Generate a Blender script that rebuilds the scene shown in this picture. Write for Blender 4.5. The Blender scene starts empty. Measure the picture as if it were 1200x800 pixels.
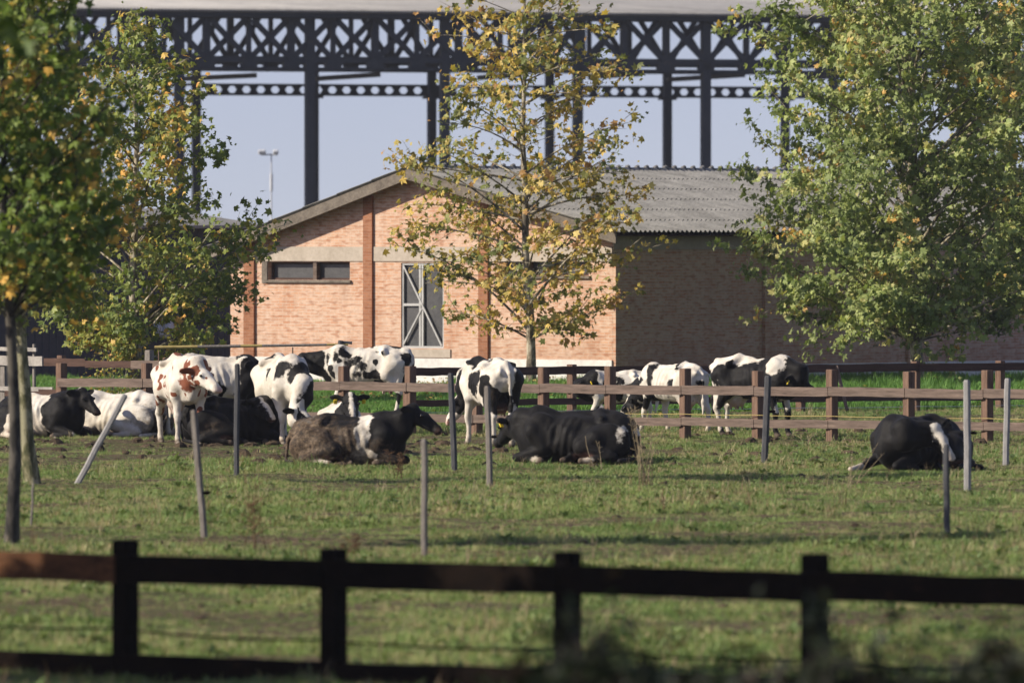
import bpy, math, random
import numpy as np
from mathutils import Vector, Matrix

random.seed(7)
C = bpy.context.scene.collection
scene = bpy.context.scene
F = 11000.0      # focal length in photo pixels (long telephoto lens)
HC = 3.53        # camera height
YH = 280.0       # horizon row of the photograph
TH = math.radians(37)   # the farm's grid is turned by this much
CT, ST = math.cos(TH), math.sin(TH)

def dist_of(py):                    # distance of a ground contact
    return F * HC / (py - YH)
def gp(px, py):
    d = dist_of(py)
    return Vector(((px - 600) * d / F, d, 0.0))
def pt(px, py, d):
    return Vector(((px - 600) * d / F, d, HC - (py - YH) * d / F))

# ------------------------------------------------------------------ objects
def tag(o, label=None, cat=None, group=None, kind=None):
    if label: o['label'] = label
    if cat: o['category'] = cat
    if group: o['group'] = group
    if kind: o['kind'] = kind
    return o

def empty(name, loc, rz=0.0):
    o = bpy.data.objects.new(name, None)
    o.empty_display_size = 0.3
    C.objects.link(o)
    o.location = loc
    o.rotation_euler = (0, 0, rz)
    return o

def link_mesh(name, me, mat, parent=None, loc=None, rz=0.0):
    if mat: me.materials.append(mat)
    o = bpy.data.objects.new(name, me)
    C.objects.link(o)
    if parent: o.parent = parent
    if loc is not None: o.location = loc
    o.rotation_euler = (0, 0, rz)
    return o

def np_mesh(name, V, Fc, smooth=False):
    """V (n,3); Fc = list of face arrays each (m,k)"""
    me = bpy.data.meshes.new(name)
    V = np.asarray(V, np.float32)
    me.vertices.add(len(V))
    me.vertices.foreach_set('co', V.ravel())
    if not isinstance(Fc, (list, tuple)): Fc = [Fc]
    Fc = [np.asarray(f, np.int32) for f in Fc if len(f)]
    nl = sum(f.size for f in Fc); nf = sum(len(f) for f in Fc)
    me.loops.add(nl); me.polygons.add(nf)
    me.loops.foreach_set('vertex_index', np.concatenate([f.ravel() for f in Fc]))
    tot = np.concatenate([np.full(len(f), f.shape[1], np.int32) for f in Fc])
    start = np.concatenate([[0], np.cumsum(tot)[:-1]]).astype(np.int32)
    me.polygons.foreach_set('loop_start', start)
    me.polygons.foreach_set('loop_total', tot)
    me.polygons.foreach_set('use_smooth', np.full(nf, smooth, bool))
    me.update(calc_edges=True)
    me.validate()
    return me

class MB:
    """collects shapes in one mesh"""
    def __init__(self): self.v = []; self.f = []; self.uv = {}
    def add(self, vs, fs):
        n = len(self.v)
        self.v += [tuple(p) for p in vs]
        self.f += [tuple(i + n for i in q) for q in fs]
    def box(self, c, h, rz=0.0, M=None, bev=0.0):
        c = Vector(c)
        R = M if M is not None else Matrix.Rotation(rz, 3, 'Z')
        if bev <= 0:
            P = [Vector((sx*h[0], sy*h[1], sz*h[2])) for sz in (-1,1) for sy in (-1,1) for sx in (-1,1)]
            self.add([c + R @ p for p in P], [(0,2,3,1),(4,5,7,6),(0,1,5,4),(2,6,7,3),(0,4,6,2),(1,3,7,5)])
        else:
            b = bev
            prof = [(-h[0]+b,-h[1]),(h[0]-b,-h[1]),(h[0],-h[1]+b),(h[0],h[1]-b),(h[0]-b,h[1]),(-h[0]+b,h[1]),(-h[0],h[1]-b),(-h[0],-h[1]+b)]
            vs = []
            for z, k in ((-h[2],1.0),(h[2]-b,1.0),(h[2],1.0-b/max(h[0],h[1]))):
                for (x, y) in prof: vs.append(c + R @ Vector((x*k, y*k, z)))
            fs = [tuple(range(7,-1,-1)), tuple(range(16,24))]
            for l in (0, 1):
                for i in range(8):
                    j = (i+1) % 8
                    fs.append((l*8+i, l*8+j, l*8+8+j, l*8+8+i))
            self.add(vs, fs)
    def bar(self, a, b, w, h, up=(0,0,1), jit=0.0, nseg=1):
        a, b = Vector(a), Vector(b)
        d = (b - a)
        L = d.length; d.normalize()
        up = Vector(up)
        if abs(d.dot(up)) > 0.98: up = Vector((0,1,0))
        s = d.cross(up).normalized(); u = s.cross(d).normalized()
        vs = []; fs = []
        for i in range(nseg + 1):
            c = a + d * (L * i / nseg) + s*random.uniform(-jit,jit) + u*random.uniform(-jit,jit)
            ww = w * (1 + random.uniform(-jit, jit)*2); hh = h*(1+random.uniform(-jit,jit)*2)
            vs += [c - s*ww/2 - u*hh/2, c + s*ww/2 - u*hh/2, c + s*ww/2 + u*hh/2, c - s*ww/2 + u*hh/2]
        for i in range(nseg):
            for k in range(4):
                j = (k+1) % 4
                fs.append((i*4+k, i*4+j, i*4+4+j, i*4+4+k))
        fs.append((3,2,1,0)); n = nseg*4
        fs.append((n, n+1, n+2, n+3))
        self.add(vs, fs)
    def tube(self, path, rad, n=8, cap=True):
        path = [Vector(p) for p in path]
        vs = []; fs = []
        ref = Vector((0.31, 0.87, 0.4)).normalized()
        for i, p in enumerate(path):
            t = (path[min(i+1, len(path)-1)] - path[max(i-1, 0)]).normalized()
            s = t.cross(ref)
            if s.length < 0.05: s = t.cross(Vector((1,0,0)))
            s.normalize(); u = s.cross(t)
            r = rad[i] if hasattr(rad, '__len__') else rad
            for k in range(n):
                a = 2*math.pi*k/n
                vs.append(p + s*(math.cos(a)*r) + u*(math.sin(a)*r))
        for i in range(len(path)-1):
            for k in range(n):
                j = (k+1) % n
                fs.append((i*n+k, i*n+j, i*n+n+j, i*n+n+k))
        if cap:
            fs.append(tuple(range(n-1,-1,-1))); m = (len(path)-1)*n
            fs.append(tuple(range(m, m+n)))
        self.add(vs, fs)
    def prism(self, poly, y0, y1):
        """polygon in x-z extruded along y"""
        n = len(poly)
        vs = [(x, y0, z) for x, z in poly] + [(x, y1, z) for x, z in poly]
        fs = [tuple(range(n)), tuple(range(2*n-1, n-1, -1))]
        for i in range(n):
            j = (i+1) % n
            fs.append((i, i+n, j+n, j))
        self.add(vs, fs)
    def build(self, name, mat, parent=None, loc=None, smooth=False, world=False, rz=0.0):
        vs = self.v
        if world and parent is not None:
            l = parent.location
            vs = [(x-l.x, y-l.y, z-l.z) for x, y, z in vs]
        elif world and loc is not None:
            vs = [(x-loc[0], y-loc[1], z-loc[2]) for x, y, z in vs]
        me = bpy.data.meshes.new(name)
        me.from_pydata(vs, [], self.f)
        if smooth: me.polygons.foreach_set('use_smooth', [True]*len(me.polygons))
        me.update()
        return link_mesh(name, me, mat, parent, loc, rz)

# ------------------------------------------------------------------ materials
class NT:
    def __init__(self, name):
        self.m = bpy.data.materials.new(name)
        self.m.use_nodes = True
        self.t = self.m.node_tree
        self.t.nodes.clear()
        self.out = self.n('ShaderNodeOutputMaterial')
    def n(self, kind, **kw):
        x = self.t.nodes.new(kind)
        for k, v in kw.items():
            if k.startswith('i_'):
                key = k[2:]
                key = int(key) if key.isdigit() else key.replace('_', ' ')
                x.inputs[key].default_value = v
            else: setattr(x, k, v)
        return x
    def l(self, a, b): self.t.links.new(a, b)
    def noise(self, vec, scale, detail=4, rough=0.6, dist=0.0):
        x = self.n('ShaderNodeTexNoise')
        x.inputs['Scale'].default_value = scale; x.inputs['Detail'].default_value = detail
        x.inputs['Roughness'].default_value = rough; x.inputs['Distortion'].default_value = dist
        if vec is not None: self.l(vec, x.inputs['Vector'])
        return x.outputs['Fac']
    def ramp(self, fac, stops, interp='LINEAR'):
        x = self.n('ShaderNodeValToRGB')
        x.color_ramp.interpolation = interp
        e = x.color_ramp.elements
        while len(e) < len(stops): e.new(0.5)
        for k, (p, c) in enumerate(stops):
            e[k].position = p
            e[k].color = (c[0], c[1], c[2], 1) if hasattr(c, '__len__') else (c, c, c, 1)
        self.l(fac, x.inputs['Fac'])
        return x.outputs['Color']
    def mix(self, fac, a, b, blend='MIX'):
        x = self.n('ShaderNodeMix', data_type='RGBA', blend_type=blend)
        for s, v in ((x.inputs[0], fac), (x.inputs[6], a), (x.inputs[7], b)):
            if hasattr(v, 'links'): self.l(v, s)
            elif hasattr(v, '__len__'): s.default_value = (v[0], v[1], v[2], 1)
            else: s.default_value = v
        return x.outputs[2]
    def math(self, op, a, b=0.0, clamp=False):
        x = self.n('ShaderNodeMath', operation=op, use_clamp=clamp)
        for s, v in ((x.inputs[0], a), (x.inputs[1], b)):
            if hasattr(v, 'links'): self.l(v, s)
            else: s.default_value = v
        return x.outputs[0]
    def mapping(self, vec, scale=(1,1,1), loc=(0,0,0)):
        x = self.n('ShaderNodeMapping')
        x.inputs['Scale'].default_value = scale; x.inputs['Location'].default_value = loc
        self.l(vec, x.inputs['Vector'])
        return x.outputs['Vector']
    def coord(self, which='Object'):
        return self.n('ShaderNodeTexCoord').outputs[which]
    def attr(self, name, out='Fac'):
        x = self.n('ShaderNodeAttribute', attribute_name=name)
        return x.outputs[out]
    def bump(self, h, strength=0.3, dist=0.02):
        x = self.n('ShaderNodeBump')
        x.inputs['Strength'].default_value = strength; x.inputs['Distance'].default_value = dist
        self.l(h, x.inputs['Height'])
        return x.outputs['Normal']
    def pbsdf(self, col, rough=0.8, spec=0.3, metal=0.0, normal=None):
        x = self.n('ShaderNodeBsdfPrincipled')
        if hasattr(col, 'links'): self.l(col, x.inputs['Base Color'])
        else: x.inputs['Base Color'].default_value = (col[0], col[1], col[2], 1)
        if hasattr(rough, 'links'): self.l(rough, x.inputs['Roughness'])
        else: x.inputs['Roughness'].default_value = rough
        x.inputs['Specular IOR Level'].default_value = spec
        x.inputs['Metallic'].default_value = metal
        if normal is not None: self.l(normal, x.inputs['Normal'])
        return x
    def done(self, sh):
        self.l(sh.outputs[0], self.out.inputs['Surface'])
        return self.m

def rough_mat(name, c1, c2, scale=3.0, stretch=(1,1,1), rough=0.85, spec=0.2, bump=0.3, c3=None, metal=0.0, coord='Object', fine=8.0):
    t = NT(name)
    co = t.mapping(t.coord(coord), stretch)
    n1 = t.noise(co, scale, 6, 0.65)
    n2 = t.noise(co, scale*fine, 4, 0.7)
    f = t.math('ADD', t.math('MULTIPLY', n1, 0.65), t.math('MULTIPLY', n2, 0.35))
    st = [(0.36, c1), (0.62, c2)]
    if c3: st.append((0.74, c3))
    col = t.ramp(f, st)
    nb = t.bump(f, bump, 0.02)
    return t.done(t.pbsdf(col, rough, spec, metal, nb))

M = {}
M['steel'] = rough_mat('dark_blue_steel', (0.022,0.029,0.042), (0.04,0.046,0.056), 0.8, rough=0.6, spec=0.3, c3=(0.10,0.075,0.06))
M['steel_grey'] = rough_mat('weathered_grey_steel', (0.10,0.10,0.10), (0.16,0.15,0.14), 0.8, rough=0.7)
M['fibre'] = rough_mat('fibre_cement_grey', (0.15,0.148,0.142), (0.29,0.284,0.27), 1.6, rough=0.95, bump=0.4, c3=(0.40,0.385,0.36))
M['fibre_pale'] = rough_mat('fibre_cement_pale', (0.26,0.255,0.25), (0.40,0.39,0.375), 0.35, stretch=(1,.25,1), rough=0.9)
M['concrete'] = rough_mat('concrete_beam', (0.36,0.31,0.25), (0.48,0.42,0.35), 1.6, rough=0.9)
M['concrete_old'] = rough_mat('grey_rake_board', (0.10,0.085,0.07), (0.22,0.19,0.155), 2.4, rough=0.9, c3=(0.30,0.27,0.23))
M['plinth'] = rough_mat('white_plaster_plinth', (0.55,0.54,0.51), (0.74,0.73,0.69), 1.2, rough=0.9)
M['dark'] = rough_mat('dark_opening', (0.035,0.036,0.038), (0.07,0.07,0.07), 2.0, rough=0.4, spec=0.5)
M['frame'] = rough_mat('grey_metal_frame', (0.34,0.34,0.33), (0.46,0.46,0.45), 4.0, rough=0.55)
M['shed'] = rough_mat('blue_grey_sheet', (0.05,0.058,0.078), (0.07,0.08,0.1), 0.7, rough=0.7)
M['lamp_metal'] = rough_mat('galvanised_metal', (0.45,0.47,0.5), (0.6,0.62,0.64), 3.0, rough=0.5)
M['rail'] = rough_mat('weathered_brown_rail', (0.08,0.06,0.049), (0.215,0.16,0.13), 2.6, stretch=(.7,.7,9), rough=0.9, c3=(0.40,0.31,0.21), fine=5)
M['rail_dark'] = rough_mat('dark_brown_rail', (0.05,0.03,0.024), (0.11,0.065,0.05), 2.4, stretch=(.7,.7,9), rough=0.9, c3=(0.17,0.11,0.08), fine=5)
M['rail_pale'] = rough_mat('bleached_pale_rail', (0.25,0.23,0.21), (0.42,0.39,0.35), 2.0, rough=0.9)
M['post'] = rough_mat('brown_sleeper_post', (0.08,0.05,0.036), (0.22,0.14,0.10), 3.0, stretch=(9,9,.7), rough=0.9, c3=(0.34,0.26,0.19), fine=5)
M['near_sunlit'] = rough_mat('tarred_wood', (0.03,0.016,0.010), (0.15,0.07,0.033), 2.0, stretch=(1,1,3), rough=0.9, spec=0.1, c3=(0.26,0.13,0.06))  # brown rail colour stands for a sunlit stretch of the fence
M['near_dark'] = rough_mat('dark_tarred_wood', (0.004,0.003,0.0025), (0.011,0.007,0.005), 1.2, stretch=(1,1,2), rough=0.95, spec=0.05, c3=(0.07,0.032,0.016))  # near-black colour stands for tree shade, brown blotches for sun flecks
M['near_post'] = rough_mat('shade_painted_post', (0.004,0.003,0.0025), (0.008,0.006,0.005), 3.0, rough=0.95, spec=0.05)  # post colour blackened to stand for deep shade
M['stake'] = rough_mat('grey_weathered_stake', (0.13,0.115,0.10), (0.26,0.235,0.21), 5.0, stretch=(5,5,1), rough=0.85)
M['stake_dark'] = rough_mat('dark_grey_stake', (0.045,0.048,0.055), (0.10,0.10,0.105), 5.0, stretch=(5,5,1), rough=0.8)
M['stake_pale'] = rough_mat('pale_grey_stake', (0.22,0.215,0.21), (0.36,0.35,0.34), 5.0, stretch=(5,5,1), rough=0.85)
M['rope_yellow'] = rough_mat('yellow_rope', (0.30,0.23,0.08), (0.45,0.36,0.14), 8.0, rough=0.7)
M['rope_white'] = rough_mat('white_rope', (0.45,0.45,0.45), (0.62,0.62,0.6), 8.0, rough=0.7)
M['tag_yellow'] = rough_mat('yellow_plastic', (0.7,0.5,0.03), (0.8,0.6,0.05), 8.0, rough=0.5, bump=0.0)
M['eye'] = rough_mat('dark_eye', (0.006,0.005,0.004), (0.01,0.008,0.006), 8.0, rough=0.15, spec=0.6, bump=0.0)
M['black_wire'] = rough_mat('thin_dark_stem', (0.08,0.06,0.045), (0.14,0.1,0.07), 6.0, rough=0.8)
M['dry'] = rough_mat('dry_straw_stem', (0.22,0.17,0.10), (0.38,0.31,0.20), 6.0, rough=0.9, bump=0.0)
M['reddish'] = rough_mat('reddish_dry_weed', (0.09,0.05,0.03), (0.16,0.095,0.05), 6.0, rough=0.9, bump=0.0)

def bark_mat(name, dark, mid, pale, scale=5.0):
    t = NT(name)
    co = t.mapping(t.coord('Object'), (1, 1, 0.45))
    n1 = t.noise(co, scale, 5, 0.6, 0.5)
    n2 = t.noise(co, scale*6, 3, 0.6)
    f = t.math('ADD', t.math('MULTIPLY', n1, 0.8), t.math('MULTIPLY', n2, 0.2))
    col = t.ramp(f, [(0.40, dark), (0.49, mid), (0.55, pale)])
    return t.done(t.pbsdf(col, 0.85, 0.2, 0, t.bump(f, 0.5, 0.02)))
M['bark'] = bark_mat('mottled_plane_bark', (0.07,0.06,0.045), (0.20,0.17,0.12), (0.42,0.38,0.29))
M['bark_dark'] = bark_mat('shaded_bark', (0.02,0.02,0.018), (0.05,0.045,0.04), (0.10,0.09,0.075))  # darker bark colour throughout
M['bark_green'] = bark_mat('mossy_bark', (0.06,0.065,0.03), (0.15,0.14,0.075), (0.30,0.28,0.18))

def leaf_mat(name, trans=0.32):
    t = NT(name)
    col = t.attr('leaf_color', 'Color')
    p = t.pbsdf(col, 0.5, 0.35)
    tr = t.n('ShaderNodeBsdfTranslucent')
    tc = t.mix(0.5, col, (0.9, 0.95, 0.3), 'MULTIPLY')
    tcol = t.mix(1.0, col, (1.25, 1.3, 0.7), 'MULTIPLY')
    t.l(tcol, tr.inputs['Color'])
    mx = t.n('ShaderNodeMixShader'); mx.inputs[0].default_value = trans
    t.l(p.outputs[0], mx.inputs[1]); t.l(tr.outputs[0], mx.inputs[2])
    return t.done(mx)
M['leaf'] = leaf_mat('leaf_blades')

def brick_mat(name, c1, c2, mortar, stain=(0.62,0.5,0.40), stain_amt=0.35, bw=0.25, bh=0.072):
    t = NT(name)
    uv = t.n('ShaderNodeUVMap').outputs[0]
    b = t.n('ShaderNodeTexBrick')
    b.offset = 0.5
    t.l(uv, b.inputs['Vector'])
    b.inputs['Color1'].default_value = (*c1, 1); b.inputs['Color2'].default_value = (*c2, 1)
    b.inputs['Mortar'].default_value = (*mortar, 1)
    b.inputs['Scale'].default_value = 1.0
    b.inputs['Mortar Size'].default_value = 0.009; b.inputs['Mortar Smooth'].default_value = 0.3
    b.inputs['Bias'].default_value = 0.0
    b.inputs['Brick Width'].default_value = bw; b.inputs['Row Height'].default_value = bh
    # broad patches of paler, efflorescent brick and per-brick variety
    n1 = t.noise(uv, 0.55, 5, 0.6, 0.3)
    n2 = t.noise(t.mapping(uv, (4.0, 13.9, 1)), 1.0, 1, 0.5)
    n3 = t.noise(uv, 9.0, 4, 0.7)
    col = t.mix(t.ramp(n2, [(0.35, 0.0), (0.75, 0.65)]), b.outputs['Color'], stain)
    col = t.mix(t.math('MULTIPLY', t.ramp(n1, [(0.42, 0.0), (0.68, 1.0)]), stain_amt), col, stain)
    n5 = t.noise(t.mapping(uv, (4.0, 13.9, 1), (7.3, 2.1, 0)), 1.0, 1, 0.5)
    col = t.mix(t.ramp(n5, [(0.52, 0.0), (0.72, 0.6)]), col, (c1[0]*0.6, c1[1]*0.5, c1[2]*0.45))
    col = t.mix(t.ramp(n3, [(0.3, 0.25), (0.55, 0.0)]), col, (c1[0]*0.5, c1[1]*0.5, c1[2]*0.5))
    n6 = t.noise(t.mapping(uv, (1.3, 0.35, 1)), 1.0, 4, 0.65)
    col = t.mix(t.ramp(n6, [(0.52, 0.0), (0.72, 0.4)]), col, (c1[0]*0.62, c1[1]*0.62, c1[2]*0.62))
    sx = t.n('ShaderNodeSeparateXYZ'); t.l(uv, sx.inputs[0])
    damp = t.math('ADD', t.ramp(t.math('MULTIPLY', sx.outputs[1], 0.25), [(0.12, 0.55), (0.42, 0.0)]), t.math('MULTIPLY', t.math('SUBTRACT', t.noise(t.mapping(uv, (1.6, .8, 1)), 1.0, 6, 0.7), 0.5), 1.3))
    col = t.mix(t.ramp(damp, [(0.25, 0.0), (0.7, 0.5)]), col, (c1[0]*0.55, c1[1]*0.62, c1[2]*0.7))
    nb = t.bump(b.outputs['Fac'], -0.4, 0.01)
    return t.done(t.pbsdf(col, 0.9, 0.15, 0, nb))
M['brick'] = brick_mat('orange_pink_brick', (0.47,0.215,0.115), (0.60,0.34,0.21), (0.56,0.44,0.34), stain_amt=0.55)
M['brick_red'] = brick_mat('red_pilaster_brick', (0.27,0.115,0.062), (0.36,0.165,0.095), (0.32,0.2,0.14), stain=(0.36,0.17,0.09), stain_amt=0.15)
M['brick_side'] = brick_mat('side_wall_brick', (0.53,0.24,0.14), (0.66,0.45,0.325), (0.60,0.49,0.39), stain=(0.54,0.42,0.31), stain_amt=0.35)  # gable brick made lighter here to stand for fill light on the long wall

# coats: attribute 'patch' > 0 is the dark hair, 'detail' r = bare pink skin, g = hoof, b = dried mud
def coat_mat(name, dark, white=(0.66,0.62,0.545), mudc=(0.115,0.08,0.05)):
    t = NT(name)
    co = t.coord('Object')
    n = t.noise(co, 22, 4, 0.7)
    p = t.math('ADD', t.attr('patch'), t.math('ADD', t.math('MULTIPLY', t.math('SUBTRACT', n, 0.5), 0.06), t.math('MULTIPLY', t.math('SUBTRACT', t.noise(co, 8, 3, 0.6), 0.5), 0.14)))
    mask = t.ramp(t.math('ADD', t.math('MULTIPLY', p, 14.0), 0.5, True), [(0.3, 0.0), (0.7, 1.0)])
    n2 = t.noise(co, 4.0, 5, 0.65)
    wh = t.mix(t.ramp(n2, [(0.38, 0.0), (0.72, 0.75)]), white, (0.42,0.36,0.275))
    zz = t.n('ShaderNodeSeparateXYZ'); t.l(co, zz.inputs[0])
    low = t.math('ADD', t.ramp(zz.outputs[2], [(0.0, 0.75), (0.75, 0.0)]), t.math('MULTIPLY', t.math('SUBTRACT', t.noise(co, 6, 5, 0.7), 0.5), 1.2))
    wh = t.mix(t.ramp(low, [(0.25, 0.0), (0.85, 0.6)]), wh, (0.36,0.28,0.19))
    n4 = t.noise(t.mapping(co, (1, 1, 0.35)), 9.0, 5, 0.7)
    dk = t.mix(t.ramp(n4, [(0.4, 0.0), (0.75, 0.6)]), dark, (dark[0]*1.5+0.003, dark[1]*1.35+0.002, dark[2]*1.2+0.001))
    col = t.mix(mask, wh, dk)
    det = t.n('ShaderNodeSeparateColor'); t.l(t.attr('detail', 'Color'), det.inputs[0])
    mud = t.ramp(t.math('ADD', t.math('MULTIPLY', det.outputs[2], 0.8), t.math('MULTIPLY', t.math('SUBTRACT', t.noise(co, 7, 6, 0.75), 0.5), 1.1)), [(0.28, 0.0), (0.5, 1.0)])
    mudcol = t.ramp(t.noise(co, 16, 5, 0.75), [(0.38, (0.022,0.015,0.010)), (0.56, mudc), (0.72, (0.27,0.21,0.15))])
    col = t.mix(t.math('MULTIPLY', mud, t.math('MULTIPLY', det.outputs[2], 1.2, True)), col, mudcol)
    col = t.mix(det.outputs[0], col, (0.52,0.27,0.21))
    col = t.mix(det.outputs[1], col, (0.10,0.075,0.055))
    h = t.math('ADD', t.noise(co, 60, 3, 0.6), t.math('MULTIPLY', t.noise(co, 7, 3, 0.6), 3.0))
    rg = t.math('ADD', t.math('MULTIPLY', n, 0.3), 0.5)
    pb = t.pbsdf(col, rg, 0.17, 0, t.bump(h, 0.35, 0.012))
    pb.inputs['Sheen Weight'].default_value = 0.03
    pb.inputs['Sheen Roughness'].default_value = 0.5
    return t.done(pb)
M['coat'] = coat_mat('black_and_white_coat', (0.0048,0.0046,0.005))
M['coat_brown'] = coat_mat('brown_and_white_coat', (0.16,0.052,0.026))
# ------------------------------------------------------------------ setting: ground
rng = np.random.default_rng(11)
def lattice(seed): return np.random.default_rng(seed).random((24, 24, 24)).astype(np.float32)
def vnoise(P, scale, seed):
    """value noise on points (n,3) -> [0,1]"""
    L = lattice(seed)
    q = np.asarray(P, np.float64) * scale + 1000.0
    i = np.floor(q).astype(np.int64); f = q - i
    f = f*f*(3-2*f)
    out = np.zeros(len(q))
    for dx in (0,1):
        for dy in (0,1):
            for dz in (0,1):
                w = (f[:,0] if dx else 1-f[:,0])*(f[:,1] if dy else 1-f[:,1])*(f[:,2] if dz else 1-f[:,2])
                out += w*L[(i[:,0]+dx) % 24, (i[:,1]+dy) % 24, (i[:,2]+dz) % 24]
    return out
def fbm(P, scale, seed, o=3):
    s = 0; a = 0.5; t = 0
    for k in range(o):
        s = s + a*vnoise(P, scale*2**k, seed+k); t += a; a *= 0.5
    return s/t

def ground_z(x, y):
    x = np.asarray(x, float); y = np.asarray(y, float)
    P = np.stack([x.ravel(), y.ravel(), np.zeros(x.size)], 1)
    h = (fbm(P, 0.55, 3, 3)-0.5)*0.11 + (fbm(P, 2.2, 9, 2)-0.5)*0.05
    fade = np.clip((22-np.abs(x.ravel()))/8, 0, 1)*np.clip((y.ravel()-40)/15, 0, 1)*np.clip((250-y.ravel())/20, 0, 1)
    return (h*fade).reshape(x.shape)

def geo(a, b, n): return np.geomspace(a, b, n)
xs = np.concatenate([-geo(16, 4000, 16)[::-1][:-1], np.arange(-16, 16.01, 0.25), geo(16, 4000, 16)[1:]])
ys = np.concatenate([[-300, -60, 0, 20, 35, 50], np.arange(60, 240, 0.4), geo(240, 9000, 18)])
X, Y = np.meshgrid(xs, ys)
Z = ground_z(X, Y)
nx, ny = len(xs), len(ys)
I = np.arange(nx*ny).reshape(ny, nx)
q = np.stack([I[:-1,:-1], I[:-1,1:], I[1:,1:], I[1:,:-1]], -1).reshape(-1, 4)
t = NT('pasture_soil_and_turf')
co = t.coord('Object')
n1 = t.noise(co, 0.5, 6, 0.65); n2 = t.noise(co, 3.0, 5, 0.7); n3 = t.noise(co, 9, 6, 0.8)
gr = t.mix(t.ramp(n3, [(0.42, 0.0), (0.6, 1.0)]), (0.035,0.045,0.015), (0.14,0.16,0.055))
so = t.mix(t.ramp(n3, [(0.42, 0.0), (0.6, 1.0)]), (0.04,0.028,0.018), (0.185,0.135,0.085))
fac = t.ramp(t.math('ADD', t.math('MULTIPLY', n1, 0.5), t.math('MULTIPLY', n2, 0.5)), [(0.45, 0.0), (0.6, 1.0)])
gcol = t.mix(fac, so, gr)
M['ground'] = t.done(t.pbsdf(gcol, 0.95, 0.1, 0, t.bump(n3, 0.6, 0.05)))
gme = np_mesh('pasture', np.stack([X, Y, Z], -1).reshape(-1, 3), q, True)
tag(link_mesh('ground', gme, M['ground']), kind='structure')

# ------------------------------------------------------------------ grass (one object, scattered tufts)
def grass_mat(name, a, b, dry, dry_lo=0.56, dry_hi=0.75):
    t = NT(name)
    pos = t.n('ShaderNodeNewGeometry').outputs['Position']
    oi = t.n('ShaderNodeObjectInfo').outputs['Random']
    n1 = t.noise(pos, 0.35, 4, 0.6); n2 = t.noise(pos, 2.0, 3, 0.6)
    f = t.math('ADD', t.math('MULTIPLY', n1, 0.7), t.math('ADD', t.math('MULTIPLY', n2, 0.25), t.math('MULTIPLY', oi, 0.18)))
    c = t.mix(t.ramp(f, [(0.40, 0.0), (0.68, 1.0)]), a, b)
    f2 = t.math('ADD', t.math('MULTIPLY', t.noise(pos, 0.45, 4, 0.65), 0.75), t.math('MULTIPLY', oi, 0.30))
    c = t.mix(t.ramp(f2, [(dry_lo, 0.0), (dry_hi, 1.0)]), c, dry)
    p = t.pbsdf(c, 0.6, 0.3)
    tr = t.n('ShaderNodeBsdfTranslucent'); t.l(t.mix(1.0, c, (1.2,1.25,0.7), 'MULTIPLY'), tr.inputs['Color'])
    mx = t.n('ShaderNodeMixShader'); mx.inputs[0].default_value = 0.3
    t.l(p.outputs[0], mx.inputs[1]); t.l(tr.outputs[0], mx.inputs[2])
    return t.done(mx)
M['grass'] = grass_mat('short_pasture_grass', (0.105,0.19,0.047), (0.285,0.37,0.12), (0.44,0.36,0.21), 0.52, 0.71)
M['dead'] = grass_mat('dead_brown_stalks', (0.16,0.10,0.055), (0.26,0.18,0.10), (0.46,0.38,0.25), 0.5, 0.7)
M['grass_lush'] = grass_mat('lush_green_grass', (0.085,0.20,0.04), (0.16,0.30,0.065), (0.26,0.29,0.10), 0.66, 0.85)
M['weed'] = grass_mat('broad_weed_leaves', (0.11,0.17,0.055), (0.19,0.25,0.09), (0.24,0.20,0.10), 0.66, 0.85)

def tuft_mesh(name, nb, h, spread, w, seed, lean=0.5):
    r = random.Random(seed); vs = []; fs = []
    for _ in range(nb):
        a = r.uniform(0, 6.283); rr = spread*math.sqrt(r.random()); bx, by = rr*math.cos(a), rr*math.sin(a)
        hh = h*r.uniform(0.5, 1.1); az = r.uniform(0, 6.283); le = hh*lean*r.uniform(0.2, 1.3)
        ww = w*r.uniform(0.7, 1.3); fx, fy = math.cos(az+1.57)*ww/2, math.sin(az+1.57)*ww/2
        n = len(vs)
        mx_, my_ = bx+math.cos(az)*le*0.35, by+math.sin(az)*le*0.35
        vs += [(bx-fx, by-fy, -0.02), (bx+fx, by+fy, -0.02), (mx_+fx*0.8, my_+fy*0.8, hh*0.6), (mx_-fx*0.8, my_-fy*0.8, hh*0.6),
               (bx+math.cos(az)*le, by+math.sin(az)*le, hh)]
        fs += [(n, n+1, n+2, n+3), (n+3, n+2, n+4)]
    me = bpy.data.meshes.new(name); me.from_pydata(vs, [], fs); return me
def rosette_mesh(name, nb, L, w, seed):
    r = random.Random(seed); vs = []; fs = []
    for k in range(nb):
        az = r.uniform(0, 6.283); el = r.uniform(0.15, 1.1); l = L*r.uniform(0.6, 1.1)
        d = Vector((math.cos(az)*math.cos(el), math.sin(az)*math.cos(el), math.sin(el)))
        s = Vector((-math.sin(az), math.cos(az), 0))*w*r.uniform(0.7, 1.2)/2
        n = len(vs)
        vs += [Vector((0,0,0)), d*l*0.5+s, d*l*0.55-s, d*l*0.9+s*0.5+Vector((0,0,-0.15*l)), d*l-Vector((0,0,0.22*l)), d*l*0.92-s*0.5+Vector((0,0,-0.15*l))]
        fs += [(n, n+1, n+2), (n+1, n+3, n+5, n+2), (n+3, n+4, n+5)]
    me = bpy.data.meshes.new(name); me.from_pydata(vs, [], fs); return me

def tuft_collection(name, meshes):
    col = bpy.data.collections.new(name)
    for k, (me, m) in enumerate(meshes):
        me.materials.append(m)
        o = bpy.data.objects.new('%s_%02d' % (name, k), me)
        col.objects.link(o)
    return col

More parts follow.
